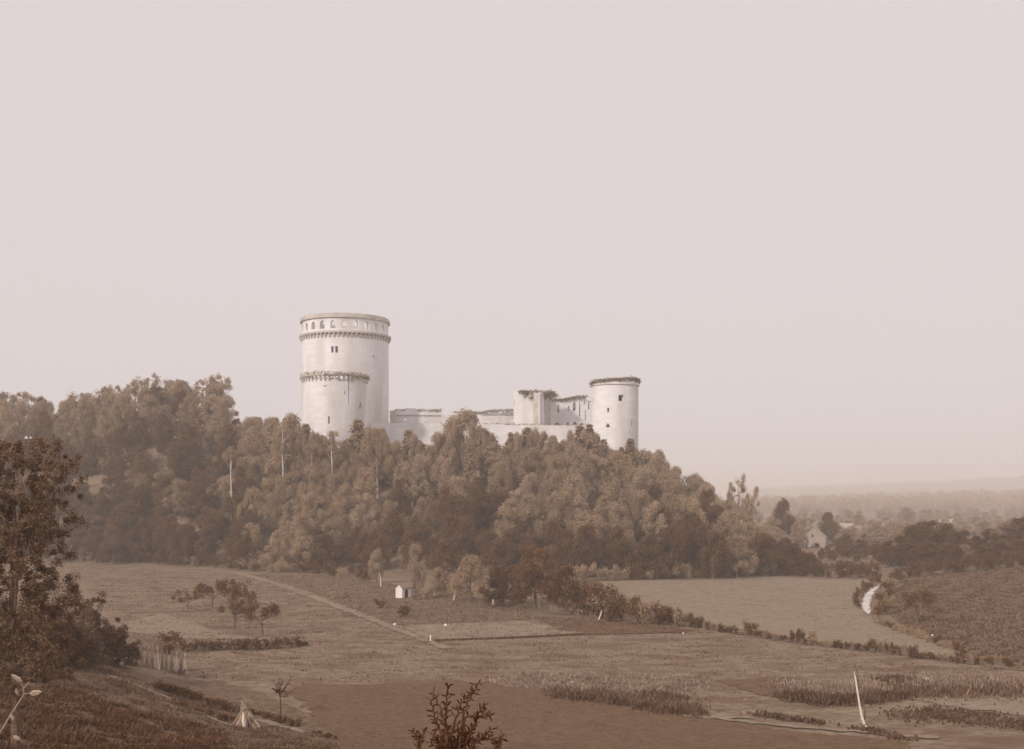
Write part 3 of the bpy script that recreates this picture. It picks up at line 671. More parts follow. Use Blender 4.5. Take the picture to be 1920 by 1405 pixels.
# great round tower
DK = 392.0; KX = px2x(647.5, DK); KR = 15.4; ZB = 4.0
keep = empty('round_keep', (KX, DK, ZB)); tag(keep, 'great pale cylindrical keep ringed by arched openings at its top', 'tower')
fm = cyl_map(KR)
circ = 2 * math.pi * KR
zt = lambda py: zpx(py, DK - 6) - ZB
v1 = zt(633)
twin = [rect(px2x(p, DK - KR) - px2x(647.5, DK - KR), zt(668) , 0.95, 2.2) for p in (635.5, 643.5)]
small = [rect(12.9, zt(673), 0.6, 0.6)]
side_holes = [rect(u, zt(668), 1.2, 2.3) for u in (-30, 30, 40)]
tri_wall('shaft', [(-circ / 2, 0), (circ / 2, 0), (circ / 2, v1), (-circ / 2, v1)], twin + small + side_holes, 4.0, fm, M['stone'], 1.4, 3.0, keep)
def ring(name, rr0, rr1, z0, z1, m, parent, n=96):
    b = MB(); V = []
    for i in range(n):
        a = 2 * math.pi * i / n
        for r_, z_ in ((rr0, z0), (rr1, z0), (rr1, z1), (rr0, z1)): V.append((r_ * math.sin(a), -r_ * math.cos(a), z_))
    Fs = []
    for i in range(n):
        j = (i + 1) % n
        for k in range(4): Fs.append((i * 4 + k, j * 4 + k, j * 4 + (k + 1) % 4, i * 4 + (k + 1) % 4))
    b.add(V, Fs); return link(name, b.mesh(name, m), parent)
v2 = zt(627); v3 = zt(603); v4 = zt(599)
ring('cornice', KR - 3.8, KR + 0.9, v1 + 0.35, v2 - 0.1, M['stone_grey'], keep)
b = MB()
for i in range(64):       # corbels under the gallery
    a = 2 * math.pi * i / 64; c, s = math.cos(a), math.sin(a); V = []
    for (r_, z_) in ((KR - 0.1, v1 - 1.5), (KR + 0.35, v1 - 0.8), (KR + 0.85, v1 + 0.32), (KR - 0.1, v1 + 0.32)):
        for w in (-0.33, 0.33): V.append((r_ * s + w * c, -r_ * c + w * s, z_))
    b.add(V, [(0, 2, 4, 6), (7, 5, 3, 1), (0, 1, 3, 2), (2, 3, 5, 4), (4, 5, 7, 6), (6, 7, 1, 0)])
link('corbel_table', b.mesh('corbel_table', M['stone_grey']), keep)
R2 = KR - 0.15; c2 = 2 * math.pi * R2
hs = []
for i in range(24):
    u = (i + 0.5) / 24 * c2 - c2 / 2; hs.append(arch(u, v2 + 0.7, 1.85, 3.0))
tri_wall('gallery_wall', [(-c2 / 2, v2 - 0.1), (c2 / 2, v2 - 0.1), (c2 / 2, v3), (-c2 / 2, v3)], hs, 1.4, cyl_map(R2), M['stone'], 0.9, 1.2, keep)
ring('upper_cornice', R2 - 1.6, KR + 0.5, v3, v3 + 0.9, M['stone_grey'], keep)
ring('coping', R2 - 1.3, KR + 0.2, v3 + 0.9, v3 + 1.5, M['stone_grey'], keep)
b = MB(); b.add([(11.9 * math.sin(2 * math.pi * i / 48), -11.9 * math.cos(2 * math.pi * i / 48), v1 - 2.0) for i in range(48)], [tuple(range(48))])
b.add([(11.9 * math.sin(2 * math.pi * i / 48), -11.9 * math.cos(2 * math.pi * i / 48), v1 - 2.6) for i in range(48)], [tuple(range(48))[::-1]])
link('light_block_disc', b.mesh('light_block_disc', M['stone_grey']), keep)  # unseen disc added to keep daylight out of the shaft

def growth(name, pts, size, per, spread, label, m='ivy', hang=0.0, seed=1, cat='ivy'):
    r = np.random.default_rng(seed); C = []
    for p in pts:
        q = r.normal(size=(per, 3)) * np.array([spread, spread * 0.7, spread * 0.45]) + np.array(p)
        q[:, 2] -= np.abs(r.normal(size=per)) * hang; C.append(q)
    C = np.concatenate(C); o = link(name, leaf_mesh(name, [leaves(C, r.normal(size=C.shape) + [0, -0.3, 0.6], size * r.uniform(0.6, 1.3, len(C)), 0.7, r)], M[m]))
    return tag(o, label, cat)

# broken corner tower before the keep
DL = 352.0; LR = 10.2; LXc = px2x(628, DL); LB = -6.0
lt = empty('corner_tower', (LXc, DL, LB)); tag(lt, 'lower round tower with a broken corbelled top, close before the great keep', 'tower')
zl = lambda py: zpx(py, DL - 7) - LB
cl = 2 * math.pi * LR
ut = lambda px: LR * math.asin(max(-1, min(1, (px2x(px, DL - 6) - LXc) / LR)))
top = ragged_line(cl / 2, -cl / 2, 110, lambda u: zl(709) if u > ut(655) else zl(711), 0.4, rc)
holes = [[(ut(655.2), zl(714)), (ut(657), zl(714)), (ut(656.6), zl(760)), (ut(655.4), zl(760))][::-1],
         [(ut(672), zl(766)), (ut(676), zl(765)), (ut(676.5), zl(758)), (ut(674.5), zl(753)), (ut(673.4), zl(760))],
         rect(ut(620.7), zl(796), 0.45, 2.3), rect(ut(649.5), zl(740), 0.35, 0.9), [(ut(611), zl(728)), (ut(616), zl(726)), (ut(616), zl(725)), (ut(611), zl(725.5))]]
tri_wall('wall', [(-cl / 2, 0), (cl / 2, 0)] + top, holes, 2.6, cyl_map(LR, 0, 0.6), M['stone'], 0.9, 2.4, lt)
b = MB(); nC = 44
for i in range(nC):
    a = 2 * math.pi * i / nC; c, s = math.cos(a), math.sin(a)
    if rc.random() < 0.12: continue
    zc = zl(706); V = []
    for (r_, z_) in ((LR - 0.1, zc - 2.0), (LR + 0.35, zc - 1.2), (LR + 0.9, zc - 0.1), (LR - 0.1, zc - 0.1)):
        for w in (-0.24, 0.24): V.append((r_ * s + w * c, -r_ * c + w * s, z_))
    b.add(V, [(0, 2, 4, 6), (7, 5, 3, 1), (0, 1, 3, 2), (2, 3, 5, 4), (4, 5, 7, 6), (6, 7, 1, 0)])
link('corbel_table', b.mesh('corbel_table', M['stone_grey']), lt)
cp = ragged_line(cl / 2 * 0.97, -cl / 2, 70, lambda u: zl(699) + (0.35 * math.sin(u * 2.6) + 0.25 * math.sin(u * 5.3 + 1)) * (1 if u < 0 else 0.4), 0.30, rc)
merl = [arch(u, zl(704), 0.7, 0.9) for u in np.linspace(-15, 3, 8)]
tri_wall('parapet', [(-cl / 2, zl(706)), (cl / 2 * 0.97, zl(706))] + cp, merl, 0.8, lambda u, v, d: cyl_map(LR + 0.8)(u * (LR + 0.8) / LR, v, d), M['stone_grey'], 0.7, 1.0, lt)
pts = [(LXc + (LR + 0.6) * math.sin(a), DL - (LR + 0.6) * math.cos(a), zpx(702 if 0.15 < a < 0.7 else 704, DL - 7)) for a in np.linspace(-0.1, 1.45, 26)]
growth('ivy', pts, 0.5, 26, 0.45, 'scrub growing along the broken top of the lower front tower', hang=0.4, seed=5)

# curtain wall on the terrace (front), with the trees before it
def plane_map(x0, y0, x1, y1):
    L = math.hypot(x1 - x0, y1 - y0); ux, uy = (x1 - x0) / L, (y1 - y0) / L
    def f(u, v, d): return (x0 + ux * u - uy * d, y0 + uy * u + ux * d, v)
    return f, L
def span(name, pxa, Da, pxb, Db, zbot, topf, holes, thick, label, m='stone', dv=2.2, cat='wall', seed=1, amp=0.15, n=60, parent=None):
    r = np.random.default_rng(seed); xa, xb = px2x(pxa, Da), px2x(pxb, Db)
    f, L = plane_map(xa, Da, xb, Db)
    def U(px):    # photo column to length along the wall
        s = (px - CX) / F; t = (s * Da - xa) / ((xb - xa) - s * (Db - Da)); return t * L
    def Dof(u): return Da + (Db - Da) * u / L
    topl = []
    for px in np.linspace(pxb, pxa, n):
        u = U(px); topl.append((u, zpx(topf(px), Dof(u)) + r.uniform(-amp, amp)))
    hl = []
    for (hp, t, bt, w, kind) in holes:
        u = U(hp); D = Dof(u); z0, z1 = zpx(bt, D), zpx(t, D); ww = pxh(w, D)
        hl.append(arch(u, z0, ww, z1 - z0) if kind == 'a' else rect(u, z0, ww, z1 - z0))
    o = tri_wall(name if parent is None else 'wall', [(0, zbot), (L, zbot)] + topl, hl, thick, f, M[m], 0.9, dv, parent)
    if parent is None: tag(o, label, cat)
    return o, U, Dof, f
I = lambda xs, ys: (lambda px: float(np.interp(px, xs, ys)))
span('curtain_wall', 684, 366, 1116, 372, -4, I([684, 760, 900, 960, 1116], [793, 794, 795, 797, 798]), [], 2.0, 'long plain terrace wall between the two round towers, partly hidden by trees', seed=3)
pts = []
for px in np.arange(686, 1112, 4.0):
    D = 366 + (px - 684) / 432 * 6 + 1; hh = 0.3 + (0.9 if 890 < px < 960 and rc.random() < 0.4 else 0)
    pts.append((px2x(px, D), D, zpx(796 + (px - 684) / 432 * 2, D) + hh * 0.3))
growth('wall_grass', pts, 0.45, 22, 0.55, 'dry grass and scrub fringing the top of the terrace wall', hang=0.15, seed=6, cat='grass')
# ruined hall wall behind
hw = empty('hall_wall', (px2x(731, 398), 398, 0)); hw.location = (0, 0, 0)
tag(hw, 'low ruined hall wall with an arched doorway, right of the great keep', 'ruined wall')
o, U, Dof, f = span('wall', 731, 398, 968, 402, 16, I([731, 740, 745, 757, 765, 782, 788, 800, 812, 826, 829, 846, 858, 868, 884, 900, 910, 918, 930, 940, 952, 968], [771, 773, 769, 771, 767, 768, 772, 770, 767, 769, 777, 778, 773, 772, 776, 774, 775, 769, 768, 772, 769, 768]),
    [(835.5, 783, 796, 9, 'a'), (760, 785, 788, 4, 'r'), (797, 784, 787, 4, 'r'), (962, 786, 790, 14, 'r'), (939, 783, 794, 1.0, 'r')], 1.6, '', seed=9, amp=0.8, n=90, parent=hw)
b = MB()
for (pa, pb, py) in ((742, 826, 778.5), (846, 864, 779), (902, 966, 777)):
    ua, ub = U(pa), U(pb); z = zpx(py, Dof(ua)); V = []
    for u in (ua, ub):
        for d, zz in ((0, z - 0.25), (-0.4, z - 0.15), (-0.4, z + 0.15), (0, z + 0.25)): V.append(f(u, zz, d))
    b.add(V, [(0, 1, 5, 4), (1, 2, 6, 5), (2, 3, 7, 6), (0, 3, 2, 1), (4, 5, 6, 7)])
link('string_course', b.mesh('string_course', M['stone_grey']), hw)
b = MB(); V = []
for u in (U(731), U(740.5)):
    for d, zz in ((-1.2, 16), (-1.2, zpx(770, 397)), (0.0, zpx(770, 397)), (0, 16)): V.append(f(u, zz, d))
b.add(V, [(0, 1, 5, 4), (1, 2, 6, 5), (0, 3, 2, 1), (4, 5, 6, 7), (2, 3, 7, 6)])
link('buttress', b.mesh('buttress', M['stone_grey']), hw)
pts = [(px2x(px, 399.5), 399.5, zpx(float(np.interp(px, [742, 765, 800, 826], [770, 768.5, 770, 769])), 399)) for px in np.arange(742, 827, 3.5)]
pts += [(px2x(px, 400.5), 400.5, zpx(float(np.interp(px, [850, 870, 900, 918, 966], [773, 773, 774, 770, 769])), 400)) for px in np.arange(850, 966, 4.0)]
growth('ivy', pts, 0.45, 26, 0.5, 'ragged growth along the broken top of the low hall wall', seed=8)

# central ruined block
blk = empty('ruined_hall', (0, 0, 0)); tag(blk, 'tall ruined hall block with an ivy-topped corner and gaping windows', 'ruin')
o, U1, D1, f1 = span('wall', 963, 394, 1012, 386, 12, I([963, 970, 985, 1000, 1012], [735, 735, 733, 735, 737]), [(964.5, 750, 756, 1.2, 'r'), (965, 757, 762, 1.0, 'r')], 2.5, '', seed=12, amp=0.45, n=30, parent=blk)
xa, xb = px2x(1012, 386), px2x(1031, 392)
o, U2, D2, f2 = span('wall', 1012.3, 386.2, 1032, 399, 12, I([1012, 1031], [737, 742]), [(1010.5, 779, 797, 1.5, 'r')][:0], 2.5, '', seed=13, m='stone_grey', parent=blk)  # turned face takes the grey stone to paint its shade
o, U3, D3, f3 = span('wall', 1032.3, 399, 1108, 400, 12, I([1032, 1050, 1059, 1061, 1063, 1072, 1081, 1083, 1085, 1092, 1094, 1098, 1100, 1102, 1104, 1106, 1108], [748, 749, 746, 753, 746, 744, 744, 752, 743, 743, 742, 742, 757, 750, 764, 752, 756]),
    [(1047, 757, 774, 5, 'a'), (1066.5, 760, 770, 2.6, 'a'), (1077, 752, 770, 6, 'a'), (1087, 752, 781, 2.2, 'a'), (1096, 746, 758, 2.4, 'r'), (1045, 792, 797, 7, 'a'), (1064.5, 792, 797, 5, 'a'), (1078, 791, 797, 6, 'a'), (1104, 755, 768, 2.4, 'r'), (1097.5, 770, 790, 1.2, 'r'), (1090, 793, 797, 4, 'a')], 1.8, '', seed=14, amp=0.6, n=50, parent=blk)
o, U4, D4, f4 = span('wall', 1040, 406, 1112, 406, 12, I([1040, 1112], [750, 752]), [], 1.2, '', seed=15, amp=0.4, m='stone_shaded', parent=blk)  # backing wall added so the windows before it read dark
pts = [(px2x(px, 389), 389 + (px - 980) * 0.05, zpx(float(np.interp(px, [975, 990, 1005, 1020, 1030, 1040], [733, 734.5, 737, 737, 733, 739])), 389)) for px in np.arange(976, 1042, 1.6)]
pts += [(px2x(px, 388), 388.6 + rc.uniform(-1, 1), zpx(py, 388)) for px, py in zip(rc.uniform(996, 1042, 40), rc.uniform(732, 745, 40))]
pts += [(px2x(px, 388), 389, zpx(py, 389)) for px, py in ((1002, 743), (1008, 744), (1012, 742), (1016, 746), (1022, 742), (1028, 740), (1034, 742), (1006, 740), (1026, 735), (1020, 736), (1032, 736), (1036, 737))]
growth('ivy', pts, 0.5, 44, 0.62, 'dark ivy mass overhanging the corner of the ruined hall', hang=0.5, seed=9)
pts = [(px2x(px, 398.8), 398.8, zpx(float(np.interp(px, [1038, 1050, 1065, 1085, 1100], [748, 749, 746.5, 743, 742])), 398.8)) for px in np.arange(1038, 1102, 2.4)]
growth('ivy', pts, 0.45, 26, 0.42, 'growth along the top of the windowed wall of the ruined hall', hang=0.3, seed=10)

# right-hand round tower
DR = 372.0; RXc = px2x(1152.5, DR); RR = 44.3 / F * DR * 0.999; RB = -4.0
rt = empty('corner_tower', (RXc, DR, RB)); tag(rt, 'pale round tower with an overgrown broken top at the right end of the castle', 'tower')
zr = lambda py: zpx(py, DR - 6) - RB
ur = lambda px: RR * math.asin(max(-1, min(1, (px2x(px, DR - 5) - RXc) / RR)))
cr_ = 2 * math.pi * RR
top = ragged_line(cr_ / 2, -cr_ / 2, 70, lambda u: zr(716.5), 0.3, rc)
holes = [rect(ur(1163), zr(753), 1.7, 2.0), rect(ur(1139), zr(774), 0.7, 1.5), [(ur(1134), zr(800)), (ur(1137.5), zr(803)), (ur(1142), zr(801)), (ur(1141), zr(797)), (ur(1138), zr(794))], rect(ur(1184), zr(800), 0.6, 2.3), rect(ur(1112), zr(758), 0.5, 2.2)]
tri_wall('wall', [(-cr_ / 2, 0), (cr_ / 2, 0)] + top, holes, 2.2, cyl_map(RR, 0, 0.3), M['stone'], 0.8, 2.4, rt)
ring('corbel_band', RR - 0.4, RR + 0.35, zr(722), zr(720.5), M['stone_grey'], rt, 64)
b = MB(); b.add([((RR - 2.1) * math.sin(2 * math.pi * i / 32), -(RR - 2.1) * math.cos(2 * math.pi * i / 32), zr(735)) for i in range(32)], [tuple(range(32))])
link('floor', b.mesh('floor', M['stone_grey']), rt)
pts = [(RXc + (RR - 0.1) * math.sin(a), DR - (RR - 0.1) * math.cos(a), zpx(float(np.interp(a, [-1.5, -1.1, -0.5, 0.3, 0.9, 1.5], [719, 714.5, 712, 709.5, 709.5, 714])) + k_ * 2.4 + 0.6 * math.sin(a * 9), DR - 7 * math.cos(a))) for a in np.linspace(-1.5, 1.5, 44) for k_ in (0, 1)]
growth('ivy', pts, 0.5, 24, 0.5, 'thatch of scrub along the top of the right-hand round tower', hang=0.15, seed=11)

# ------------------------------------------------------------------ small buildings
def house(name, loc, w, d, h, rise, rz, label, wm, rm, cat='house', door=None, wins=(), chim=False, over=0.25):
    root = empty(name, loc, rz); tag(root, label, cat)
    b = MB(); V = [(-w / 2, 0, -1), (w / 2, 0, -1), (w / 2, d, -1), (-w / 2, d, -1), (-w / 2, 0, h), (w / 2, 0, h), (w / 2, d, h), (-w / 2, d, h), (0, 0, h + rise), (0, d, h + rise)]
    b.add(V, [(0, 1, 5, 8, 4), (2, 3, 7, 9, 6), (1, 2, 6, 5), (3, 0, 4, 7)]); link('wall', b.mesh('wall', M[wm]), root)
    b = MB(); t = 0.12; k = rise / (w / 2)
    for s in (-1, 1):
        e = w / 2 + over; ze = h - over * k + 0.02
        V = [(0, -over, h + rise + 0.02), (s * e, -over, ze), (s * e, d + over, ze), (0, d + over, h + rise + 0.02)]
        V += [(x, y, z + t) for x, y, z in V]
        b.add(V, [(0, 1, 2, 3), (7, 6, 5, 4), (0, 4, 5, 1), (1, 5, 6, 2), (2, 6, 7, 3)])
    link('roof', b.mesh('roof', M[rm]), root)
    if door: x, ww, hh = door; b = MB(); b.box(x - ww / 2, x + ww / 2, -0.06, 0.05, 0, hh); link('door', b.mesh('door', M['dark']), root)
    for (face, x, z, ww, hh) in wins:
        b = MB()
        if face == 'f': b.box(x - ww / 2, x + ww / 2, -0.06, 0.05, z, z + hh)
        else: b.box(-w / 2 - 0.06, -w / 2 + 0.05, x - ww / 2, x + ww / 2, z, z + hh) if face == 'l' else b.box(w / 2 - 0.05, w / 2 + 0.06, x - ww / 2, x + ww / 2, z, z + hh)
        link('window', b.mesh('window', M['dark']), root)
    if chim: b = MB(); b.box(-0.35, 0.35, d * 0.7, d * 0.7 + 0.6, h + rise * 0.6, h + rise + 1.0); link('chimney', b.mesh('chimney', M['render']), root)
    return root
p = at(748, 1122)
house('garden_shed', p, 1.65, 2.8, 1.85, 0.75, R(-34), 'tiny whitewashed shed with a dark gabled roof among the garden trees', 'white', 'roof', 'shed', over=0.12, wins=[('r', 1.2, 0.0, 0.8, 1.6)])
p = on(1526, 428); p.z = zpx(1032, 428)
house('village_house', p, 9.0, 10, 5.0, 4.0, R(-18), 'pale gabled village house at the foot of the castle hill', 'render', 'render', door=(1.2, 1.6, 2.6), wins=[('f', -2.5, 2.2, 1.0, 1.4), ('r', 3, 2.0, 1.0, 1.4), ('f', -0.5, 5.2, 0.8, 1.0)], chim=True)
p = on(1512, 420); p.z = zpx(1034, 420)
house('barn', p, 5.0, 7, 3.4, 2.0, R(62), 'low barn with an open dark front beside the pale village house', 'render', 'roof', 'barn', door=(0, 2.4, 2.4))
for i, (px, D, w, h, lb) in enumerate(((1600, 560, 7, 4.0, 'small white cottage left in the hazy village'), (1646, 600, 9, 4.5, 'larger white cottage in the middle of the hazy village'), (1664, 540, 6, 4.0, 'white cottage just left of the right-hand wood'), (1634, 520, 6, 3.2, 'low white outbuilding between the cottages'), (1788, 640, 9, 4, 'pale cottage half hidden above the right-hand wood'))):
    p = on(px, D); p.z += 1.0 if i < 4 else 1.5
    house('cottage', p, w * 0.8, 8, h * 0.8, 2.2, R((35, -25, 20, 60, 40)[i]), lb, 'render' if i in (1, 4) else 'white', 'roof' if i % 2 else 'render', 'cottage', wins=[('f', -w * 0.2, 1.4, 0.9, 1.2), ('f', w * 0.22, 1.4, 0.9, 1.2)], chim=True)
# white garden wall by the village
pa, pb = on(1594, 330), on(1632, 332); b = MB(); za = zpx(1049, 330)
f, L = plane_map(pa.x, pa.y, pb.x, pb.y)
b.add([f(u, z, d) for u in (0, L) for (z, d) in ((pa.z - 1, 0), (za, 0), (za, 0.4), (pa.z - 1, 0.4))], [(0, 1, 5, 4), (1, 2, 6, 5), (2, 3, 7, 6), (3, 2, 1, 0), (4, 5, 6, 7)])
tag(link('garden_wall', b.mesh('garden_wall', M['white'])), 'short whitewashed garden wall among the trees below the village', 'wall')

# ------------------------------------------------------------------ poles, stakes, stones, fences
def pole_stack(name, loc, h, w, n, label, seed, m='straw', tipm=None):
    r = np.random.default_rng(seed); root = empty(name, loc); tag(root, label, 'pole stack')
    b = MB()
    for i in range(n):
        a = r.uniform(0, 6.28); rr = w / 2 * math.sqrt(r.uniform(0.15, 1)) * (1.2 if r.random() < 0.15 else 1); L = h * r.uniform(0.6, 1.04)
        s = Vector((rr * math.cos(a), rr * math.sin(a) * 0.8, -0.05)); e = Vector((r.normal() * 0.05 * w - s.x * 0.16, r.normal() * 0.04 * w - s.y * 0.16, L))
        b.tube([s, s.lerp(e, 0.5) + Vector((r.normal() * .03, 0, 0)), e], [0.055, 0.05, 0.03], 5)
    link('poles', b.mesh('poles', M[m]), root)
    b = MB()
    for k in range(3):
        z = h * 0.72 + k * 0.05; b.tube([(0.13 * w * math.cos(t), 0.13 * w * math.sin(t), z + 0.02 * k) for t in np.linspace(0, 6.28, 14)], 0.035, 4)
    link('binding', b.mesh('binding', M['straw']), root)
    return root
p = at(460, 1366); D = p.y
ps = pole_stack('pole_stack', p, pxh(50, D), pxh(58, D), 170, 'conical stack of pale crop poles tied at the top, on the near left slope', 3)
b = MB()
for dx, dz, t in ((-0.12, 0.75, 0.035), (0.1, 0.4, 0.04), (0.3, 0.55, 0.03), (0.5, 0.3, 0.035), (0.75, 0.1, 0.03), (-0.3, 0.2, 0.03)):
    h = pxh(48, D); b.tube([(0.0, 0, h * 0.85), (dx * 0.6, 0.05, h * 0.95 + dz * 0.35), (dx * 1.1, 0.0, h + dz * 0.75)], [t, t * 0.8, t * 0.4], 5)
link('pole_tips', b.mesh('pole_tips', M['straw']), ps)
b = MB(); b.tube([(0.22, -1.0, -0.02), (0.1, -0.9, pxh(18, D)), (0.06, -0.7, pxh(32, D))], [0.09, 0.12, 0.05], 7)
o = link('stripped_pole', b.mesh('stripped_pole', M['bleached']), loc=p + Vector((0.0, -0.2, 0.02))); tag(o, 'short white stripped pole leaning on the front of the pole stack', 'pole')
# row of pole stacks behind
r_ = np.random.default_rng(18)
xs = [256, 266, 276, 285, 295, 304, 313, 322, 331, 340, 347]
for i, px in enumerate(xs):
    b_ = np.interp(px, [256, 300, 350], [1246, 1256, 1263]); top = np.interp(px, [256, 300, 350], [1204, 1208, 1226]) + r_.uniform(-3, 3); p = at(px, b_); D = p.y
    root = pole_stack('pole_stack', p, pxh(b_ - top, D), pxh(9, D), 13, ('weathered pole bundle in the upright row by the dark bush' if i not in (8, 10) else ('whitest pole bundle near the right end of the upright row' if i == 8 else 'single leaning pole bundle closing the right end of the row')), 30 + i, m='bleached' if i in (4, 8, 10) else 'straw')
    if i not in (8, 10): root['group'] = 'upright pole bundles'
p = at(331, 1265); b = MB()
for k in range(26):
    a = Vector((r_.uniform(-0.9, 0.9), r_.uniform(-0.4, 0.4), 0.02)); e = a + Vector((r_.uniform(-.2, .2), r_.uniform(-.1, .1), r_.uniform(0.25, 0.55))); b.tube([a, e], [0.06, 0.04], 4)
tag(link('stake_pile', b.mesh('stake_pile', M['bark']), loc=p), 'low dark pile of short stakes at the foot of the upright pole row', 'stakes')

def stone(px, py, rpx, label, m='white', sq=0.8):
    rpx *= 0.8; p = at(px, py); D = p.y; r0 = pxh(rpx, D); b = MB(); r = np.random.default_rng(int(px)); V = []; n, k = 9, 6
    for i in range(k + 1):
        ph = math.pi * i / k
        for j in range(n):
            t = 2 * math.pi * j / n; q = r0 * r.uniform(0.85, 1.12); V.append((q * math.sin(ph) * math.cos(t), q * math.sin(ph) * math.sin(t), q * sq * math.cos(ph) + r0 * 0.55))
    Fs = [(i * n + j, (i + 1) * n + j, (i + 1) * n + (j + 1) % n, i * n + (j + 1) % n) for i in range(k) for j in range(n)]
    b.add(V, Fs); return tag(link('boundary_stone', b.mesh('boundary_stone', M[m]), loc=p), label, 'stone')
stone(740, 1173, 4.2, 'white boundary stone at the left corner of the garden plot')
stone(835, 1175, 3.4, 'white pointed stone on the back edge of the garden plot', sq=1.3)
stone(1748, 1193, 3.0, 'white stone in the rough field at right')
stone(1281, 1189, 2.6, 'white stone at the end of the thin soil strip')
stone(1496, 1280, 4.5, 'pale stone at the top corner of the dark crop patch', 'straw')
stone(1625, 1364, 3.5, 'white stone at the foot of the leaning bare sapling')
stone(130, 1392, 4.0, 'white pebble low in the near left corner', 'straw')
p = at(807, 1203); b = MB(); b.box(-0.09, 0.09, -0.09, 0.09, -0.2, 0.75); b.add([(-0.09, -0.09, 0.75), (0.09, -0.09, 0.75), (0.09, 0.09, 0.75), (-0.09, 0.09, 0.75), (0, 0, 0.92)], [(0, 1, 4), (1, 2, 4), (2, 3, 4), (3, 0, 4)])
tag(link('marker_post', b.mesh('marker_post', M['white']), loc=p), 'white marker post at the front corner of the garden plot', 'post')
# low board edging along the plot
A, B = at(814, 1203), at(1096, 1191); root = empty('board_edging', A); tag(root, 'low dark board edging along the front of the garden plot', 'edging')
b = MB(); n = 24; V = []; Fs = []
for i in range(n + 1):
    q = A.lerp(B, i / n); q.z = float(gz(q.x, q.y)); q = q - A
    for dy, dz in ((0, -0.1), (0, 0.28), (0.08, 0.28), (0.08, -0.1)): V.append((q.x, q.y + dy, q.z + dz))
for i in range(n):
    for k in range(3): Fs.append((i * 4 + k, i * 4 + k + 1, i * 4 + 5 + k, i * 4 + 4 + k))
b.add(V, Fs); link('board', b.mesh('board', M['twig']), root)
for i in range(0, n + 1, 3):
    q = A.lerp(B, i / n); q.z = float(gz(q.x, q.y)); q = q - A; b = MB(); b.box(q.x - .04, q.x + .04, q.y - .09, q.y - .01, q.z - .1, q.z + .42); link('peg', b.mesh('peg', M['twig']), root)
# paling fence under the garden trees
A, B = at(1030, 1146), at(1150, 1163); root = empty('paling_fence', A); tag(root, 'rough pale paling fence under the garden trees', 'fence')
b = MB(); n = 44
for i in range(n):
    q = A.lerp(B, i / n); q.z = float(gz(q.x, q.y)); q -= A; x = q.x + r_.uniform(-.05, .05); h = r_.uniform(0.7, 1.5)
    b.tube([(x, q.y, q.z - 0.1), (x + r_.uniform(-.15, .15), q.y, q.z + h)], [0.045, 0.03], 4)
link('palings', b.mesh('palings', M['straw']), root)
b = MB(); b.tube([(0, 0.1, 0.75), (B.x - A.x, B.y - A.y + 0.1, B.z - A.z + 0.75)], 0.04, 4); link('rail', b.mesh('rail', M['straw']), root)

# leaning bleached dead sapling at right
p = at(1622, 1358); D = p.y
P2 = lambda px, py, dd=0.0: Vector((px2x(px, D + dd), D + dd, zpx(py, D + dd))) - p
root = empty('dead_sapling', p); tag(root, 'tall bare bleached sapling leaning left with a forked tip', 'dead tree')
b = MB(); b.tube([P2(1621, 1360), P2(1616, 1344), P2(1611, 1318), P2(1608, 1298), P2(1604, 1272), P2(1601.5, 1260)], [0.13, 0.11, 0.085, 0.08, 0.07, 0.02], 7)
link('trunk', b.mesh('trunk', M['bleached']), root)
b = MB(); b.tube([P2(1608, 1298, .2), P2(1609, 1278, .3), P2(1607.5, 1264, .3), P2(1606, 1254, .3)], [0.05, 0.05, 0.07, 0.02], 5); b.tube([P2(1621, 1352, .3), P2(1622, 1335, .4), P2(1616, 1310, .4)], [0.09, 0.08, 0.03], 5)
link('branch', b.mesh('branch', M['bark']), root)

# dark sapling on the near slope
p = at(526, 1341); D = p.y; root = empty('young_tree', p); tag(root, 'small dark young tree with upswept twigs between the pole stack and the dark field', 'young tree')
P2 = lambda px, py, dd=0.0: Vector((px2x(px, D + dd), D + dd, zpx(py, D + dd))) - p
b = MB(); b.tube([P2(525.5, 1344), P2(526.5, 1322), P2(525, 1305), P2(524, 1290)], [0.07, 0.06, 0.05, 0.03], 6); link('trunk', b.mesh('trunk', M['twig']), root)
b = MB(); tips = [(512, 1275), (518, 1282), (524, 1271), (530, 1276), (547, 1268), (540, 1281), (510, 1290), (545, 1300), (543, 1307), (514, 1292), (535, 1291), (520, 1296), (548, 1297)]
C = []
for i, (tx, ty) in enumerate(tips):
    s = P2(525, 1306 - (i % 4) * 4); e = P2(tx, ty, (i % 3 - 1) * 0.5); b.tube([s, s.lerp(e, 0.5) + Vector((0, 0, -0.06)), e], [0.04, 0.03, 0.012], 4)
    for t in np.linspace(0.3, 1, 14): C.append(s.lerp(e, t) + Vector(rc.normal(size=3) * 0.07))
link('branches', b.mesh('branches', M['twig']), root)
C = np.array([tuple(c) for c in C]); link('foliage', leaf_mesh('foliage', [leaves(C, rc.normal(size=C.shape), 0.2 * rc.uniform(.6, 1.3, len(C)), 0.5)], M['leafclose']), root)

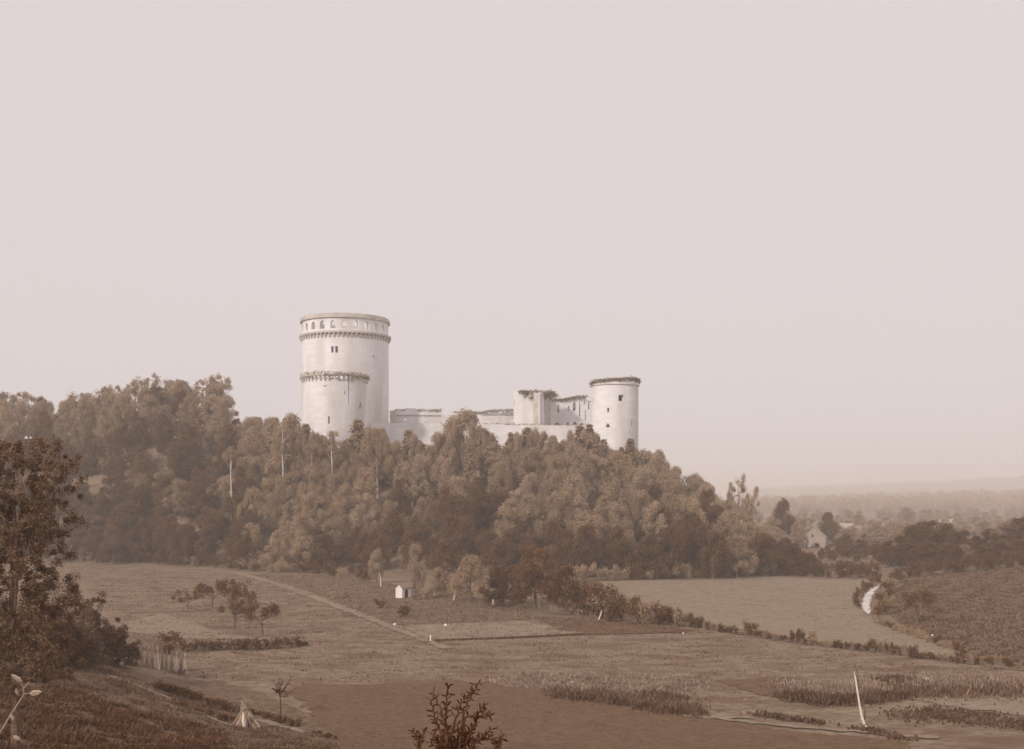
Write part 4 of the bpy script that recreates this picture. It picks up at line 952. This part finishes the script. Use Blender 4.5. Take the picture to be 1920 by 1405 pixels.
# ------------------------------------------------------------------ low hedges, crop rows, reeds, weeds
def blades(name, pixrow, n, h, w, m, label, kind='stuff', spread=(0.4, 0.6), seed=1, lean=0.18, cat=None):
    """upright stalks along a row seen at photo pixels"""
    r = np.random.default_rng(seed); G = [at(*q) for q in pixrow]
    seg = np.array([(g_.x, g_.y) for g_ in G]); t = r.random(n) * (len(G) - 1); kc = 14 * (len(G) - 1); t = np.clip(t + 0.35 / 14 * np.sin(t * 14 * 2 * np.pi + np.sin(t * 5) * 4) * 2, 0, len(G) - 1.001); i = t.astype(int); u = (t - i)[:, None]
    P = seg[i] * (1 - u) + seg[i + 1] * u + r.normal(size=(n, 2)) * np.array(spread)
    z = gz(P[:, 0], P[:, 1]); hh = h * r.uniform(0.35, 1.15, n) * (0.8 + 0.25 * np.sin(t * 23) + 0.15 * np.sin(t * 61)); a = r.uniform(0, math.pi, n); lx, ly = r.normal(size=n) * lean, r.normal(size=n) * lean
    dx, dy = np.cos(a) * w / 2, np.sin(a) * w / 2
    B = np.column_stack([P, z - 0.05]); T = np.column_stack([P[:, 0] + lx * hh, P[:, 1] + ly * hh, z + hh]); O = np.column_stack([dx, dy, dx * 0])
    Md = (B + T) / 2 + O * 1.4
    V = np.stack([B - O * 0.5, Md, T, (B + T) / 2 - O * 1.4], 1).reshape(-1, 3)
    o = link(name, np_mesh(name, V, np.arange(4 * n).reshape(-1, 4), 4, M[m])); 
    return tag(o, label, cat, kind=kind)
blades('crop_row', [(1042, 1306), (1110, 1312), (1180, 1322), (1250, 1334), (1308, 1342)], 1900, 0.62, 0.12, 'reed_dark', 'row of tall dark-stemmed crop beside the dark field', spread=(0.7, 0.8), seed=2)
blades('crop_row', [(1040, 1298), (1110, 1302), (1180, 1310), (1250, 1318), (1310, 1334)], 2400, 0.55, 0.09, 'weed', 'pale seeding tops mixed through the tall crop row', spread=(0.8, 1.4), seed=3)
blades('crop_row', [(1215, 1304), (1245, 1306), (1275, 1312)], 600, 0.5, 0.15, 'reed_dark', 'short dark clump behind the crop row', spread=(0.6, 0.8), seed=4)
blades('reeds', [(1485, 1308), (1540, 1318), (1600, 1316), (1690, 1306)], 3600, 0.75, 0.12, 'reed_dark', 'dense dark reeds around the leaning sapling', spread=(0.9, 0.9), seed=5)
blades('reeds', [(1480, 1290), (1560, 1296), (1650, 1294)], 3000, 0.55, 0.1, 'weed_pale', 'pale feathery reeds behind the dark reeds', spread=(1.0, 2.0), seed=6)
blades('reeds', [(1690, 1296), (1780, 1300), (1880, 1298), (1960, 1296)], 2400, 0.6, 0.12, 'weed', 'tall brown reeds at the right edge', spread=(1.0, 2.2), seed=7)
blades('reeds', [(1690, 1282), (1780, 1282), (1880, 1284), (1960, 1284)], 3200, 0.55, 0.1, 'weed_pale', 'pale reed tops at the right edge', spread=(1.0, 3.0), seed=8)
blades('weeds', [(1415, 1340), (1470, 1348), (1540, 1358)], 420, 0.45, 0.2, 'reed_dark', 'low dark weeds along the stony path', spread=(0.5, 0.4), seed=9)
blades('weeds', [(1610, 1366), (1650, 1376), (1700, 1388)], 300, 0.4, 0.2, 'reed_dark', 'low dark weeds below the leaning sapling', spread=(0.5, 0.4), seed=10)
blades('weeds', [(1700, 1345), (1780, 1340), (1850, 1352), (1930, 1362)], 1700, 0.38, 0.2, 'reed_dark', 'tangled dark weeds in the lower right corner', spread=(1.2, 1.6), seed=12)
blades('weeds', [(1670, 1275), (1700, 1278)], 500, 0.5, 0.25, 'reed_dark', 'dark tuft left of the white bare patch', spread=(0.9, 0.8), seed=13)

def hedge(name, pixrow, n, h, w, leaf, m, label, seed, cat='hedge'):
    r = np.random.default_rng(seed); G = [at(*q) for q in pixrow]; L = []
    for k in range(n):
        t = r.random() * (len(G) - 1); i = int(t); q = G[i].lerp(G[i + 1], t - i); x = q.x + r.normal() * w * 0.3; y = q.y + r.normal() * w * 0.4; rr = h * r.uniform(0.28, 0.5)
        L.append((x, y, float(gz(x, y)) + h * r.uniform(0.2, 0.75), rr))
    return tag(link(name, leaf_mesh(name, [lobes_to_leaves(L, 60, leaf, r, 0.5)], M[m])), label, cat)
hedge('low_hedge', [(345, 1220), (420, 1219), (500, 1217), (562, 1213)], 90, 1.35, 1.0, 0.2, 'leaf_near', 'low dark hedge below the orchard, ending in a point at right', 61)
hedge('low_hedge', [(556, 1213), (580, 1209)], 8, 0.5, 0.5, 0.15, 'leaf_near', 'thin tail end of the low dark hedge', 62)
tree_px('bushdark', 322, 1182, 1226, 60, 'dark spiky bush at the left end of the low hedge', var=0)
hedge('low_hedge', [(285, 1291), (330, 1302), (380, 1318), (440, 1338)], 90, 0.8, 0.8, 0.16, 'leaf_near', 'dark ragged row of low plants running down to the pole stack', 63)
hedge('low_hedge', [(475, 1340), (510, 1352), (555, 1364)], 40, 0.55, 0.7, 0.15, 'leaf_near', 'low dark plants just right of the pole stack', 64)
hedge('low_hedge', [(330, 1322), (380, 1338), (430, 1356)], 50, 0.5, 0.8, 0.15, 'leaf_dark', 'second row of low plants above the worn terrace path', 65)
hedge('low_hedge', [(590, 1376), (625, 1388)], 14, 0.4, 0.5, 0.14, 'leaf_near', 'small dark plants at the bottom of the slope, left of the dark field', 66)

# near left bushes on the slope
nb = [(60, 1080, 1240, 190, 'big dark thicket under the left edge tree'), (135, 1085, 1232, 120, 'brown bush above the terrace'), (180, 1120, 1236, 90, 'dark bush jutting into the left meadow'), (200, 1160, 1246, 90, 'low dark bush beside the upright pole row'), (232, 1185, 1252, 60, 'smallest dark bush touching the pole row'), (20, 1130, 1270, 150, 'dark bush at the very left edge'), (110, 1150, 1250, 120, 'dark bush over the start of the terrace path'), (160, 1180, 1252, 90, 'low dark bush behind the terrace path')]
for i, (px, top, base, w, lb) in enumerate(nb):
    p = at(px, base); D = p.y; h = pxh(base - top, D); R0 = pxh(w, D) / 2; r = np.random.default_rng(80 + i)
    L = [(R0 * r.uniform(-.85, .85), R0 * r.uniform(-.6, .6), h * r.uniform(0.1, 0.85), R0 * r.uniform(.10, .24)) for _ in range(95)]
    L = [(a, b_, c * (1.12 - 0.7 * (abs(a) / R0) ** 1.3 + 0.18 * math.sin(a * 3 + i)), d) for a, b_, c, d in L]
    tag(link('bush', leaf_mesh('bush', [lobes_to_leaves(L, 110, 0.17, r, 0.35)], M['leaf_edge' if i % 3 == 1 else 'leaf_near']), loc=p), lb, 'bush')
# the tree at the left edge: near, with separate leaves
D = 52.0; r = np.random.default_rng(91)
p = on(30, D); root = empty('edge_tree', p); tag(root, 'near leafy tree at the left edge of the picture', 'tree')
L = []
for k in range(900):
    py = r.uniform(828, 1290); lim = float(np.interp(py, [828, 860, 900, 960, 1040, 1120, 1290], [92, 128, 124, 116, 112, 118, 136])) + r.normal() * 6; px = r.uniform(-120, lim)
    L.append((px2x(px, D) - p.x, r.uniform(-2.6, 2.6), zpx(py, D) - p.z, r.uniform(0.16, 0.42)))
link('crown', leaf_mesh('crown', [lobes_to_leaves(L, 110, 0.12, r, 0.2)], M['leaf_edge']), root)
link('trunk', trunk_mesh('trunk', zpx(900, D) - p.z, 0.2, L, M['bark'], r, 0.04, 22), root)

def weeds(name, poly, n, h, w, m, label, seed):
    r = np.random.default_rng(seed); G = [tuple(at(*q)[:2]) for q in poly]; P = np.array(G); lo, hi = P.min(0), P.max(0); Q = np.zeros((0, 2))
    while len(Q) < n:
        c = lo + r.random((n * 2, 2)) * (hi - lo); Q = np.concatenate([Q, c[pip(c, G)]])
    Q = Q[:n]; dens = np.sin(Q[:, 0] * 0.9 + np.sin(Q[:, 1] * 0.6) * 2) * 0.35 + np.sin(Q[:, 0] * 2.3 + 1.7 * np.sin(Q[:, 1] * 1.9)) * 0.35 + 0.6 + r.normal(size=n) * 0.3; hh = h * np.clip(dens, 0.25, 1.4) * r.uniform(0.5, 1.2, n)
    z = gz(Q[:, 0], Q[:, 1]); a = r.uniform(0, math.pi, n); O = np.column_stack([np.cos(a), np.sin(a), 0 * a]) * (w / 2)
    B = np.column_stack([Q, z - 0.03]); T = B + np.column_stack([r.normal(size=n) * 0.6 * hh, r.normal(size=n) * 0.6 * hh, hh])
    V = np.stack([B - O * .4, (B + T) / 2 + O, T, (B + T) / 2 - O], 1).reshape(-1, 3)
    return tag(link(name, np_mesh(name, V, np.arange(4 * n).reshape(-1, 4), 4, M[m])), label, kind='stuff')
weeds('weeds', [(-60, 1235), (150, 1240), (300, 1285), (440, 1345), (620, 1385), (660, 1440), (-60, 1440)], 50000, 0.30, 0.10, 'weed', 'rough weeds over the near left slope', 1)
weeds('weeds', [(-60, 1290), (100, 1290), (300, 1345), (420, 1372), (440, 1440), (-60, 1440)], 70000, 0.30, 0.10, 'leaf_near', 'dark brambles in the near left corner', 2)
weeds('grass', [(470, 1077), (600, 1078), (700, 1092), (850, 1112), (985, 1138), (1000, 1160), (860, 1168), (745, 1172), (690, 1158), (600, 1123)], 22000, 0.3, 0.2, 'turf', 'tufted rough grass around the white shed', 3)
weeds('grass', [(1700, 1084), (1905, 1064), (1990, 1060), (2000, 1270), (1905, 1250), (1800, 1214), (1700, 1176), (1660, 1150), (1655, 1120)], 26000, 0.4, 0.3, 'weed', 'leafy crop plants over the rough right-hand field', 4)
weeds('grass', [(130, 1062), (500, 1080), (700, 1160), (1330, 1180), (1960, 1262), (1960, 1300), (1300, 1345), (1000, 1300), (860, 1278), (560, 1285), (250, 1250), (200, 1150)], 60000, 0.12, 0.16, 'turf', 'short uneven grass over the broad meadow', 5)
weeds('grass', [(900, 1282), (1040, 1300), (1330, 1300), (1330, 1270), (1000, 1262)], 5000, 0.4, 0.13, 'weed_pale', 'longer pale grass above the crop row', 6)

def tussocks(name, poly, nc, label, seed, m='weed', h=0.3):
    r = np.random.default_rng(seed); G = [tuple(at(*q)[:2]) for q in poly]; P = np.array(G); lo, hi = P.min(0), P.max(0); Q = np.zeros((0, 2))
    while len(Q) < nc:
        c = lo + r.random((nc * 2, 2)) * (hi - lo); Q = np.concatenate([Q, c[pip(c, G)]])
    Q = Q[:nc]; k = r.integers(4, 26, nc); sp = r.uniform(0.2, 0.9, nc); B = np.repeat(Q, k, 0) + r.normal(size=(k.sum(), 2)) * np.repeat(sp, k)[:, None] * np.array([1.5, 0.7]); n = len(B)
    z = gz(B[:, 0], B[:, 1]); hh = h * r.uniform(0.3, 1.2, n); a = r.uniform(0, math.pi, n); O = np.column_stack([np.cos(a), np.sin(a), 0 * a]) * 0.06
    b0 = np.column_stack([B, z - 0.03]); T = b0 + np.column_stack([r.normal(size=n) * 0.5 * hh, r.normal(size=n) * 0.5 * hh, hh])
    V = np.stack([b0 - O * .4, (b0 + T) / 2 + O, T, (b0 + T) / 2 - O], 1).reshape(-1, 3)
    return tag(link(name, np_mesh(name, V, np.arange(4 * n).reshape(-1, 4), 4, M[m])), label, kind='stuff')
MEAD = [(130, 1062), (500, 1080), (700, 1160), (1330, 1180), (1960, 1262), (1960, 1300), (1300, 1345), (1000, 1300), (860, 1278), (560, 1285), (250, 1250), (200, 1150)]
tussocks('tussocks', MEAD, 900, 'scattered darker tussocks over the broad meadow', 71, 'weed', 0.28)
tussocks('tussocks', MEAD, 700, 'scattered pale seed heads over the broad meadow', 72, 'weed_pale', 0.22)
tussocks('tussocks', [(560, 1290), (860, 1284), (1310, 1350), (1700, 1392), (1700, 1420), (680, 1420)], 700, 'sparse clods and weeds in the dark field', 73, 'weed', 0.14)
tussocks('tussocks', [(1120, 1094), (1640, 1090), (1620, 1140), (1800, 1222), (1200, 1130)], 800, 'sparse tufts in the pale mown meadow', 74, 'turf', 0.2)
tussocks('tussocks', [(745, 1178), (985, 1164), (1100, 1188), (812, 1206)], 260, 'weedy tufts round the pale garden plot', 75, 'weed_pale', 0.3)
tussocks('tussocks', [(1000, 1156), (1280, 1174), (1300, 1190), (1050, 1186)], 200, 'weeds in the brown garden plot', 76, 'weed', 0.3)

# ------------------------------------------------------------------ close shrub and twig before the camera
def close_shrub(name, base, stems, leafs, label, D0, seed, m='leafclose', tm='twig', lw=0.32):
    r = np.random.default_rng(seed); root = empty(name, base); tag(root, label, 'shrub')
    b = MB(); V = []; Fs = []
    for st in stems:
        pts = [Vector((px2x(px, D0 + dd), D0 + dd, zpx(py, D0 + dd))) - base for px, py, dd in st]
        pts = [Vector((pts[0].x * 0.4, pts[0].y * 0.4, -0.05))] + pts if pts[0].z > 0.3 else pts
        # resample
        ptsr = []
        for i in range(len(pts) - 1):
            for t in np.linspace(0, 1, 6)[:-1]: ptsr.append(pts[i].lerp(pts[i + 1], t) + Vector(r.normal(size=3) * 0.006))
        ptsr.append(pts[-1]); n = len(ptsr); b.tube(ptsr, [0.014 * (1 - 0.8 * i / n) + 0.002 for i in range(n)], 5)
        for i in range(6, n):
            for s in (-1, 1):
                if r.random() < 0.12: continue
                d = (ptsr[i] - ptsr[i - 1]).normalized(); side = Vector((d.z, r.normal() * 0.6, -d.x)).normalized() * s
                dr = (d * r.uniform(0.5, 1.1) + side).normalized(); L = leafs * r.uniform(0.6, 1.15); nrm = dr.cross(Vector(r.normal(size=3))).normalized()
                w = nrm * L * lw * 0.5; up = dr.cross(nrm) * L * 0.08; o = ptsr[i]; k = len(V)
                V += [o, o + dr * L * .3 + w, o + dr * L * .7 + w * .8, o + dr * L, o + dr * L * .7 - w * .8, o + dr * L * .3 - w, o + dr * L * .3 + up, o + dr * L * .7 + up]
                Fs += [(k, k + 1, k + 6), (k + 1, k + 2, k + 7, k + 6), (k + 2, k + 3, k + 7), (k, k + 6, k + 5), (k + 6, k + 7, k + 4, k + 5), (k + 7, k + 3, k + 4)]
    link('stems', b.mesh('stems', M[tm]), root); bb = MB(); bb.add(V, Fs); link('leaves', bb.mesh('leaves', M[m]), root)
    return root
D0 = 9.0; bx = px2x(850, D0); base = Vector((bx, D0, float(gz(bx, D0))))
st = [[(850, 1460, 0), (838, 1370, 0), (828, 1330, 0), (812, 1300, .1)], [(850, 1460, 0), (836, 1350, .1), (838, 1310, .1), (840, 1286, .1)], [(855, 1450, 0), (868, 1335, -.1), (884, 1305, -.1), (898, 1281, -.1)], [(855, 1450, 0), (872, 1345, .1), (905, 1342, 0), (918, 1342, 0)],
      [(850, 1460, 0), (880, 1380, .1), (896, 1340, .1), (908, 1322, .1)], [(840, 1450, 0), (826, 1372, 0), (815, 1345, 0), (808, 1314, 0)], [(860, 1450, 0), (890, 1392, 0), (912, 1378, 0), (920, 1368, 0)], [(850, 1450, 0), (846, 1380, -.1), (852, 1352, -.1), (866, 1318, -.1), (880, 1300, -.1)],
      [(845, 1450, 0), (822, 1395, 0), (812, 1380, 0)], [(850, 1440, 0), (860, 1385, .2), (858, 1360, .2)], [(850, 1440, 0), (872, 1395, .2), (880, 1370, .2)], [(850, 1440, 0), (835, 1395, -.2), (838, 1365, -.2)]]
for k in range(12):
    q = 808 + k * 9.5; st.append([(850, 1450, 0), (q * 0.6 + 850 * 0.4, 1408 - (k % 3) * 8, 0.1 * (k % 3 - 1)), (q, 1392 - (k * 7) % 31, 0.15 * (k % 3 - 1))])
close_shrub('foreground_shrub', base, st, 0.062, 'dark leafy shrub silhouetted at the bottom centre, close to the viewer', D0, 5)
for px, py, lb, sd_ in ((786, 1368, 'small dark sprig left of the silhouetted shrub', 6), (933, 1378, 'small dark sprig right of the silhouetted shrub', 7)):
    bx = px2x(px, D0); base = Vector((bx, D0, float(gz(bx, D0))))
    close_shrub('shrub_sprig', base, [[(px, 1450, 0), (px - 2, py + 22, 0), (px - 12, py + 4, 0)], [(px, 1450, 0), (px + 4, py + 18, 0), (px + 9, py, 0)], [(px, 1450, 0), (px, py + 24, 0.05), (px + 1, py + 10, 0.05)]], 0.05, lb, D0, sd_)
D1 = 5.5; bx = px2x(-10, D1); base = Vector((bx, D1, float(gz(bx, D1))))
root = empty('close_twig', base); tag(root, 'pale close twig with two light leaves in the lower left corner', 'twig')
Q = lambda px, py, dd=0.0: Vector((px2x(px, D1 + dd), D1 + dd, zpx(py, D1 + dd))) - base
b = MB(); b.tube([Vector((0, 0, -0.05)), Q(-6, 1385), Q(18, 1344), Q(33, 1321), Q(45, 1303), Q(44, 1290), Q(38, 1280)], [0.005, 0.0042, 0.0038, 0.0034, 0.003, 0.0024, 0.0012], 5); b.tube([Q(42, 1302), Q(50, 1301), Q(56, 1299)], [0.003, 0.002, 0.001], 5); b.tube([Q(46, 1290), Q(52, 1281), Q(56, 1282)], [0.003, 0.002, 0.001], 5); link('stem', b.mesh('stem', M['leafwhite']), root)
b = MB()
def leafq(a, c, w):
    a, c = Q(*a), Q(*c); d = c - a; dn = d.normalized(); s = Vector((-dn.z, 0.35, dn.x)).normalized() * w; u = Vector((0, -0.006, 0.004))
    b.add([a, a + d * .3 + s, a + d * .7 + s * .8, c, a + d * .7 - s * .8, a + d * .3 - s, a + d * .3 + u, a + d * .7 + u], [(0, 1, 6), (1, 2, 7, 6), (2, 3, 7), (0, 6, 5), (6, 7, 4, 5), (7, 3, 4)])
leafq((54, 1301), (80, 1297), 0.014); leafq((43, 1280), (20, 1264), 0.015); leafq((30, 1291), (34, 1305), 0.008); leafq((19, 1338), (27, 1352), 0.009); leafq((50, 1284), (57, 1278), 0.006); leafq((24, 1380), (40, 1388), 0.010)
link('leaf', b.mesh('leaf', M['leafwhite']), root)

# ------------------------------------------------------------------ haze
hm = bpy.data.materials.new('haze'); hm.use_nodes = True; n = hm.node_tree; n.nodes.clear()
ho = n.nodes.new('ShaderNodeOutputMaterial'); pv = n.nodes.new('ShaderNodeVolumePrincipled')
pv.inputs['Color'].default_value = (1.0, 0.968, 0.942, 1); pv.inputs['Density'].default_value = 0.00048
n.links.new(pv.outputs[0], ho.inputs['Volume'])
b = MB(); b.box(-3500, 3500, -55, 5900, float(ZZ.min()) - 1.0, 76)
tag(link('haze', b.mesh('haze', hm)), 'thin summer haze over the valley', kind='stuff')
